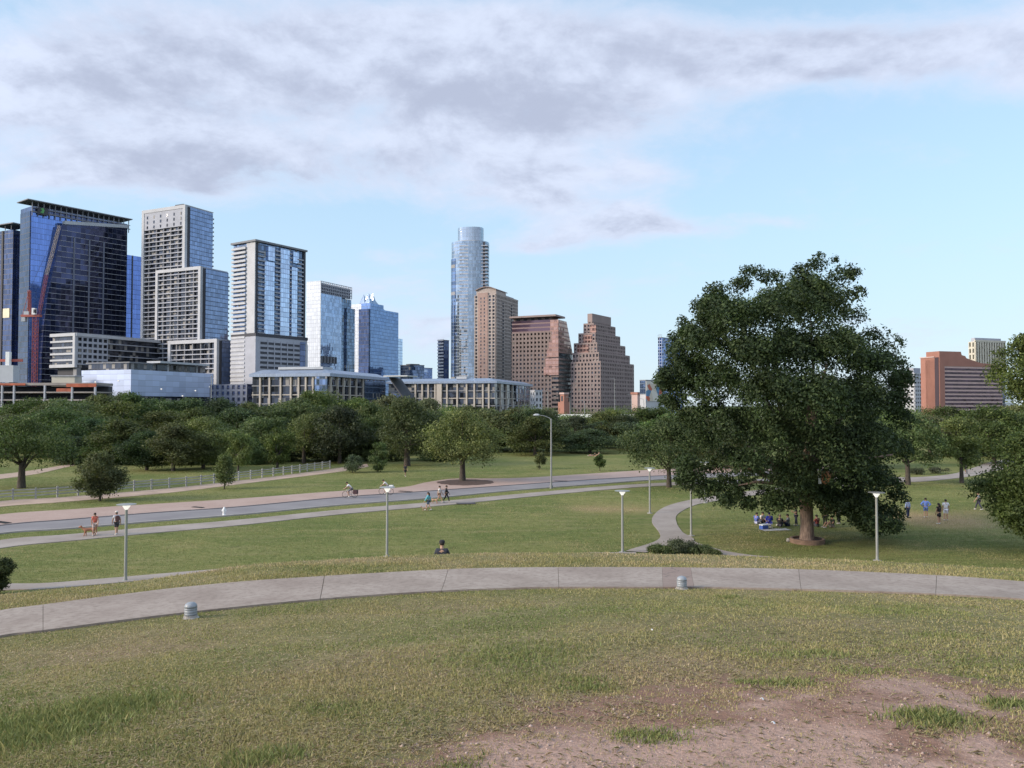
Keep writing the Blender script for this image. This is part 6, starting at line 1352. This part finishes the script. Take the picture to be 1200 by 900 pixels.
person('person in black sitting on the grass right of the dark standing one', at(975, 618), -100, 1.75, 'sit', (.03,.03,.035), (.25,.22,.2), sleeves=.5, group=GT)
GL = 'couple reclining on the far lawn'
person('person in black reclining on the far lawn above the small round sapling', at(694, 534.5), -90, 1.75, 'lie', (.02,.02,.03), (.30,.2,.18), sleeves=.6, group=GL)
person('person in pale pink sitting beside the reclining one on the far lawn', at(702, 535), -60, 1.75, 'sit', (.45,.30,.28), (.06,.05,.07), sleeves=.6, group=GL)
# stool, blanket
c = at(902, 619.5); o = empty('stool', c, 0, 'white low stool carrying the person in vivid blue', 'stool'); mb = MB(); mb.lathe([(.24,.36),(.25,.39),(.22,.41)], n=16); mb.build('seat', M['white'], o)
for a in range(4): mb = MB(); w = a*math.pi/2+.78; mb.bar((.17*math.cos(w), .17*math.sin(w), .37), (.23*math.cos(w), .23*math.sin(w), 0), .02); mb.build('leg', M['white'], o)
c = at(908, 621); o = empty('picnic_blanket', (c.x, c.y, c.z+.01), .2, 'pale picnic blanket spread at the feet of the group under the pecan', 'blanket'); mb = MB()
vs_ = [(x*.3-1.2, y*.3-.45, .02+.015*math.sin(x*2.1+y)) for y in range(4) for x in range(9)]; mb.add(vs_, [(y*9+x, y*9+x+1, (y+1)*9+x+1, (y+1)*9+x) for y in range(3) for x in range(8)]); mb.build('cloth', cloth('blanket', (.42,.42,.44)), o); mb = MB(); mb.tube([(-1.2,-.46,.025),(1.2,-.46,.025)], .012, 5); mb.build('hem', M['white'], o)
c = at(895, 620); o = empty('cool_box', c, .5, 'white and blue cool box at the left of the group under the pecan', 'cool box'); mb = MB(); mb.box(-.3, .3, -.19, .19, 0, .32); mb.build('body', cloth('coolblue', (.06,.12,.40)), o); mb = MB(); mb.box(-.32, .32, -.21, .21, .321, .39); mb.build('lid', M['white'], o)
c = at(942, 620.5); o = empty('duffel_bag', c, .2, 'dark duffel bag on the grass beside the pecan trunk', 'bag'); mb = MB(); mb.tube([(-.32,0,.15),(-.27,0,.16),(.27,0,.16),(.32,0,.15)], [.06,.16,.16,.06], 10); mb.build('body', cloth('bagdark', (.03,.03,.04)), o, True); mb = MB(); mb.tube([(-.14,0,.3),(-.1,0,.42),(.1,0,.42),(.14,0,.3)], .014, 6); mb.build('handle', M['rubber'], o)
# turf of the park lawn: sparse blades that catch the light
rg = np.random.default_rng(55); n = 330000; px = rg.uniform(-40, 1240, n); py = rg.uniform(546, 692, n)
a_ = (px-600)/F; b_ = (450-py)/F; yy = cp-b_*sp; a_, b_ = a_/yy, (sp+b_*cp)/yy
d = -CZ/b_
for _ in range(6): d = (hz(a_*d, d)-CZ)/b_
x, y = a_*d, d; z = hz(x, y)
E_ = lambda nm: np.interp(px, [p[0] for p in E[nm]], [p[1] for p in E[nm]])
ok = (py > E_('walk_bot')+1.) | ((py > E_('road_bot')+1.2) & (py < E_('strip_bot')-.8)) | (py < E_('brick_top')-1.)
ok &= (np.hypot(x-HC[0], y-HC[1]) > 40)
def clear(line, r_):
    global ok
    for p in line: ok &= np.hypot(x-p.x, y-p.y) > r_
for nm_, r_ in (('curved_park_path', .12), ('gravel_trail', .1), ('far_gravel_trail', .1), ('path_fork', .12), ('hill_foot_path', .12)):
    me_ = bpy.data.objects[nm_].data; W2 = 6; cs_ = [me_.vertices[i].co for i in range(0, len(me_.vertices), W2)]; ds_ = [me_.vertices[i+3].co for i in range(0, len(me_.vertices), W2)]
    for p, q_ in zip(cs_[::1], ds_[::1]):
        m_ = (p+q_)/2; ok &= np.hypot(x-m_.x, y-m_.y) > ((p-q_).length/2+r_) if (p-q_).length < 6 else True
ok &= np.hypot(x-mc.x, (y-mc.y)) > 4.5
x, y, z, px, py = x[ok], y[ok], z[ok], px[ok], py[ok]; n = len(x); h = rg.uniform(.03, .085, n); w = np.clip(.0003*y, .012, .04)*rg.uniform(.6, 1.3, n); th = rg.uniform(0, 6.28, n); bx, by = np.cos(th)*w, np.sin(th)*w; ox, oy = rg.normal(0, .04, n), rg.normal(0, .04, n)
Vt = np.stack([np.stack([x-bx, y-by, z], 1), np.stack([x+bx, y+by, z], 1), np.stack([x+ox, y+oy, z+h], 1)], 1).reshape(-1, 3)
tone = np.clip(.12+(fbm(x, y, 4., 71, 4)-.5)*1.3+(fbm(x, y*2.5, 1.3, 73, 3)-.5)*.8+rg.normal(0, .16, n)+.5*patch(DRY2, x, y), 0, 1)
me = np_mesh('lawn_grass', Vt, np.arange(len(Vt)).reshape(-1, 3), 3); at_ = me.attributes.new('tone', 'FLOAT', 'POINT'); at_.data.foreach_set('value', np.repeat(tone, 3).astype(np.float32))
tag(link_mesh('lawn_grass', me, M['grass']), kind='stuff')
# dogs
def dog(label, loc, rz, col, s=1.):
    o = empty('dog', loc, R(rz), label, 'dog'); V = [(0,0,.46),(.22,0,.47),(.40,0,.50),(.50,0,.62),(.60,0,.68),(.72,0,.64),(-.24,0,.47),(-.40,0,.56),(-.55,0,.66)]; E = [(0,1),(1,2),(2,3),(3,4),(4,5),(0,6),(6,7),(7,8)]; Rd = [.12,.145,.10,.075,.085,.04,.115,.035,.02]
    for sx, q in ((.27,.08),(.27,-.08)): n = len(V); st = .08 if q > 0 else -.05; V += [(sx,q,.36),(sx+st*.5,q,.2),(sx+st,q,.03),(sx+st+.06,q,.02)]; E += [(1,n),(n,n+1),(n+1,n+2),(n+2,n+3)]; Rd += [.07,.04,.03,.028]
    for sx, q in ((-.27,.08),(-.27,-.08)): n = len(V); st = -.08 if q > 0 else .06; V += [(sx,q,.36),(sx+.08+st,q,.27),(sx-.06+st,q,.16),(sx+st,q,.03),(sx+st+.06,q,.02)]; E += [(6,n),(n,n+1),(n+1,n+2),(n+2,n+3),(n+3,n+4)]; Rd += [.085,.05,.032,.028,.026]
    V = [Vector(v)*s for v in V]; link_mesh('body', skin_mesh('body', V, E, [r_*s for r_ in Rd], 0, 1), cloth('fur_%d' % int(col[0]*100), col), o)
    for q in (1, -1): mb = MB(); mb.tube([(.57*s, q*.05*s, .74*s), (.54*s, q*.1*s, .70*s), (.55*s, q*.11*s, .62*s)], [.03*s, .035*s, .012*s], 6); mb.build('ear', cloth('fur_ear', (col[0]*.6, col[1]*.6, col[2]*.6)), o)
    return o
dog('reddish long haired dog walking at left beside the coral top', at(105, 628.5, .05), 200, (.36,.16,.09), 1.05)
dog('light brown dog on the sidewalk between the white top and the turquoise top', at(509.5, 590.5, .05), 165, (.35,.22,.14), .8)
dog('small tan dog trotting just left of the turquoise top', at(498, 599, .03), 190, (.42,.28,.2), .6)
# bicycles
def bicycle(label, px, py, face, basket=None, pannier=None):
    c = at(px, py, .05); o = empty('bicycle', c, R(-face), label, 'bicycle')
    for y in (.52, -.52):
        mb = MB(); n = 24
        for k in range(n): a, b_ = 2*math.pi*k/n, 2*math.pi*(k+1)/n; mb.tube([(0, y+.33*math.cos(a), .35+.33*math.sin(a)), (0, y+.33*math.cos(b_), .35+.33*math.sin(b_))], .022, 5, 0, False)
        w = mb.build('wheel', M['rubber'], o); mb = MB()
        for k in range(10): a = 2*math.pi*k/10; mb.bar((0, y, .35), (0, y+.32*math.cos(a), .35+.32*math.sin(a)), .004)
        mb.build('spokes', M['chrome'], w)
    mb = MB()
    for a, b_ in (((0,-.52,.35),(0,-.08,.32)),((0,-.08,.32),(0,-.2,.86)),((0,-.52,.35),(0,-.18,.8)),((0,-.08,.32),(0,.36,.78)),((0,-.18,.8),(0,.34,.86)),((0,.33,.92),(0,.52,.35))): mb.bar(a, b_, .018, 0, 6)
    mb.build('frame', M['chrome'], o); mb = MB(); mb.bar((0,.33,.9),(0,.36,1.0),.016,0,6); mb.tube([(-.26,.5,.98),(-.1,.38,1.0),(.1,.38,1.0),(.26,.5,.98)], .016, 6); mb.build('handlebar', M['rubber'], o)
    mb = MB(); mb.tube([(0,-.36,.9),(0,-.24,.92),(0,-.08,.91)], [.08,.07,.03], 8); mb.build('saddle', M['rubber'], o)
    if basket: mb = MB(); mb.box(-.2, .2, -.8, -.38, .72, 1.05); mb.build('load', M['white'], o)
    if pannier: mb = MB(); mb.box(-.24, .24, -.85, -.42, .42, .84); mb.build('pannier', cloth('pannier', (.06,.03,.035)), o)
    return c
GB = 'cyclists riding on the brick strip'
c = bicycle('bicycle with a dark rear pannier, ridden leftwards on the road', 410, 583.8, -83, pannier=1); person('person in a white shirt and dark cap cycling with a dark pannier', c, -83, 1.74, 'bike', (.68,.68,.66), (.12,.12,.14), sleeves=.6, group=GB)
c = bicycle('bicycle with a white rear load, ridden leftwards on the road', 452.5, 580, -80, basket=1); person('person in a pale top cycling with a white load', c, -80, 1.7, 'bike', (.62,.62,.58), (.2,.2,.22), sleeves=.6, group=GB)
c = bicycle('dark bicycle far away on the path beside the lighter round oak', 1132.5, 555.5, 20); person('person in dark clothes cycling far away beside the lighter round oak', c, 20, 1.72, 'bike', (.03,.03,.04), (.03,.03,.04), sleeves=.8, skin='skindark')
# scraps of litter in the bare soil
rl_ = random.Random(6)
for i, (px, py, lab) in enumerate([(906, 849, 'white paper scrap on the bare soil near the bottom edge of the photo'), (893, 824, 'small white paper scrap on the dry grass before the bare soil'), (764, 739, 'tiny white paper scrap in the grass nearest the hill path')]):
    c = G(px, py); o = empty('paper_scrap', (c.x, c.y, c.z+float(micro(np.array([c.x]), np.array([c.y]))[0])+.015), rl_.uniform(0, 3), lab, 'litter', 'paper scraps'); mb = MB(); k = .013
    mb.add([(-k,-k*.6,0),(0,-k*.7,.01),(k,-k*.5,0),(k*.9,k*.6,.006),(0,k*.5,.014),(-k*.8,k*.7,.003)], [(0,1,4,5),(1,2,3,4)]); ob = mb.build('paper', M['white'], o); ob.modifiers.new('t', 'SOLIDIFY').thickness = .002
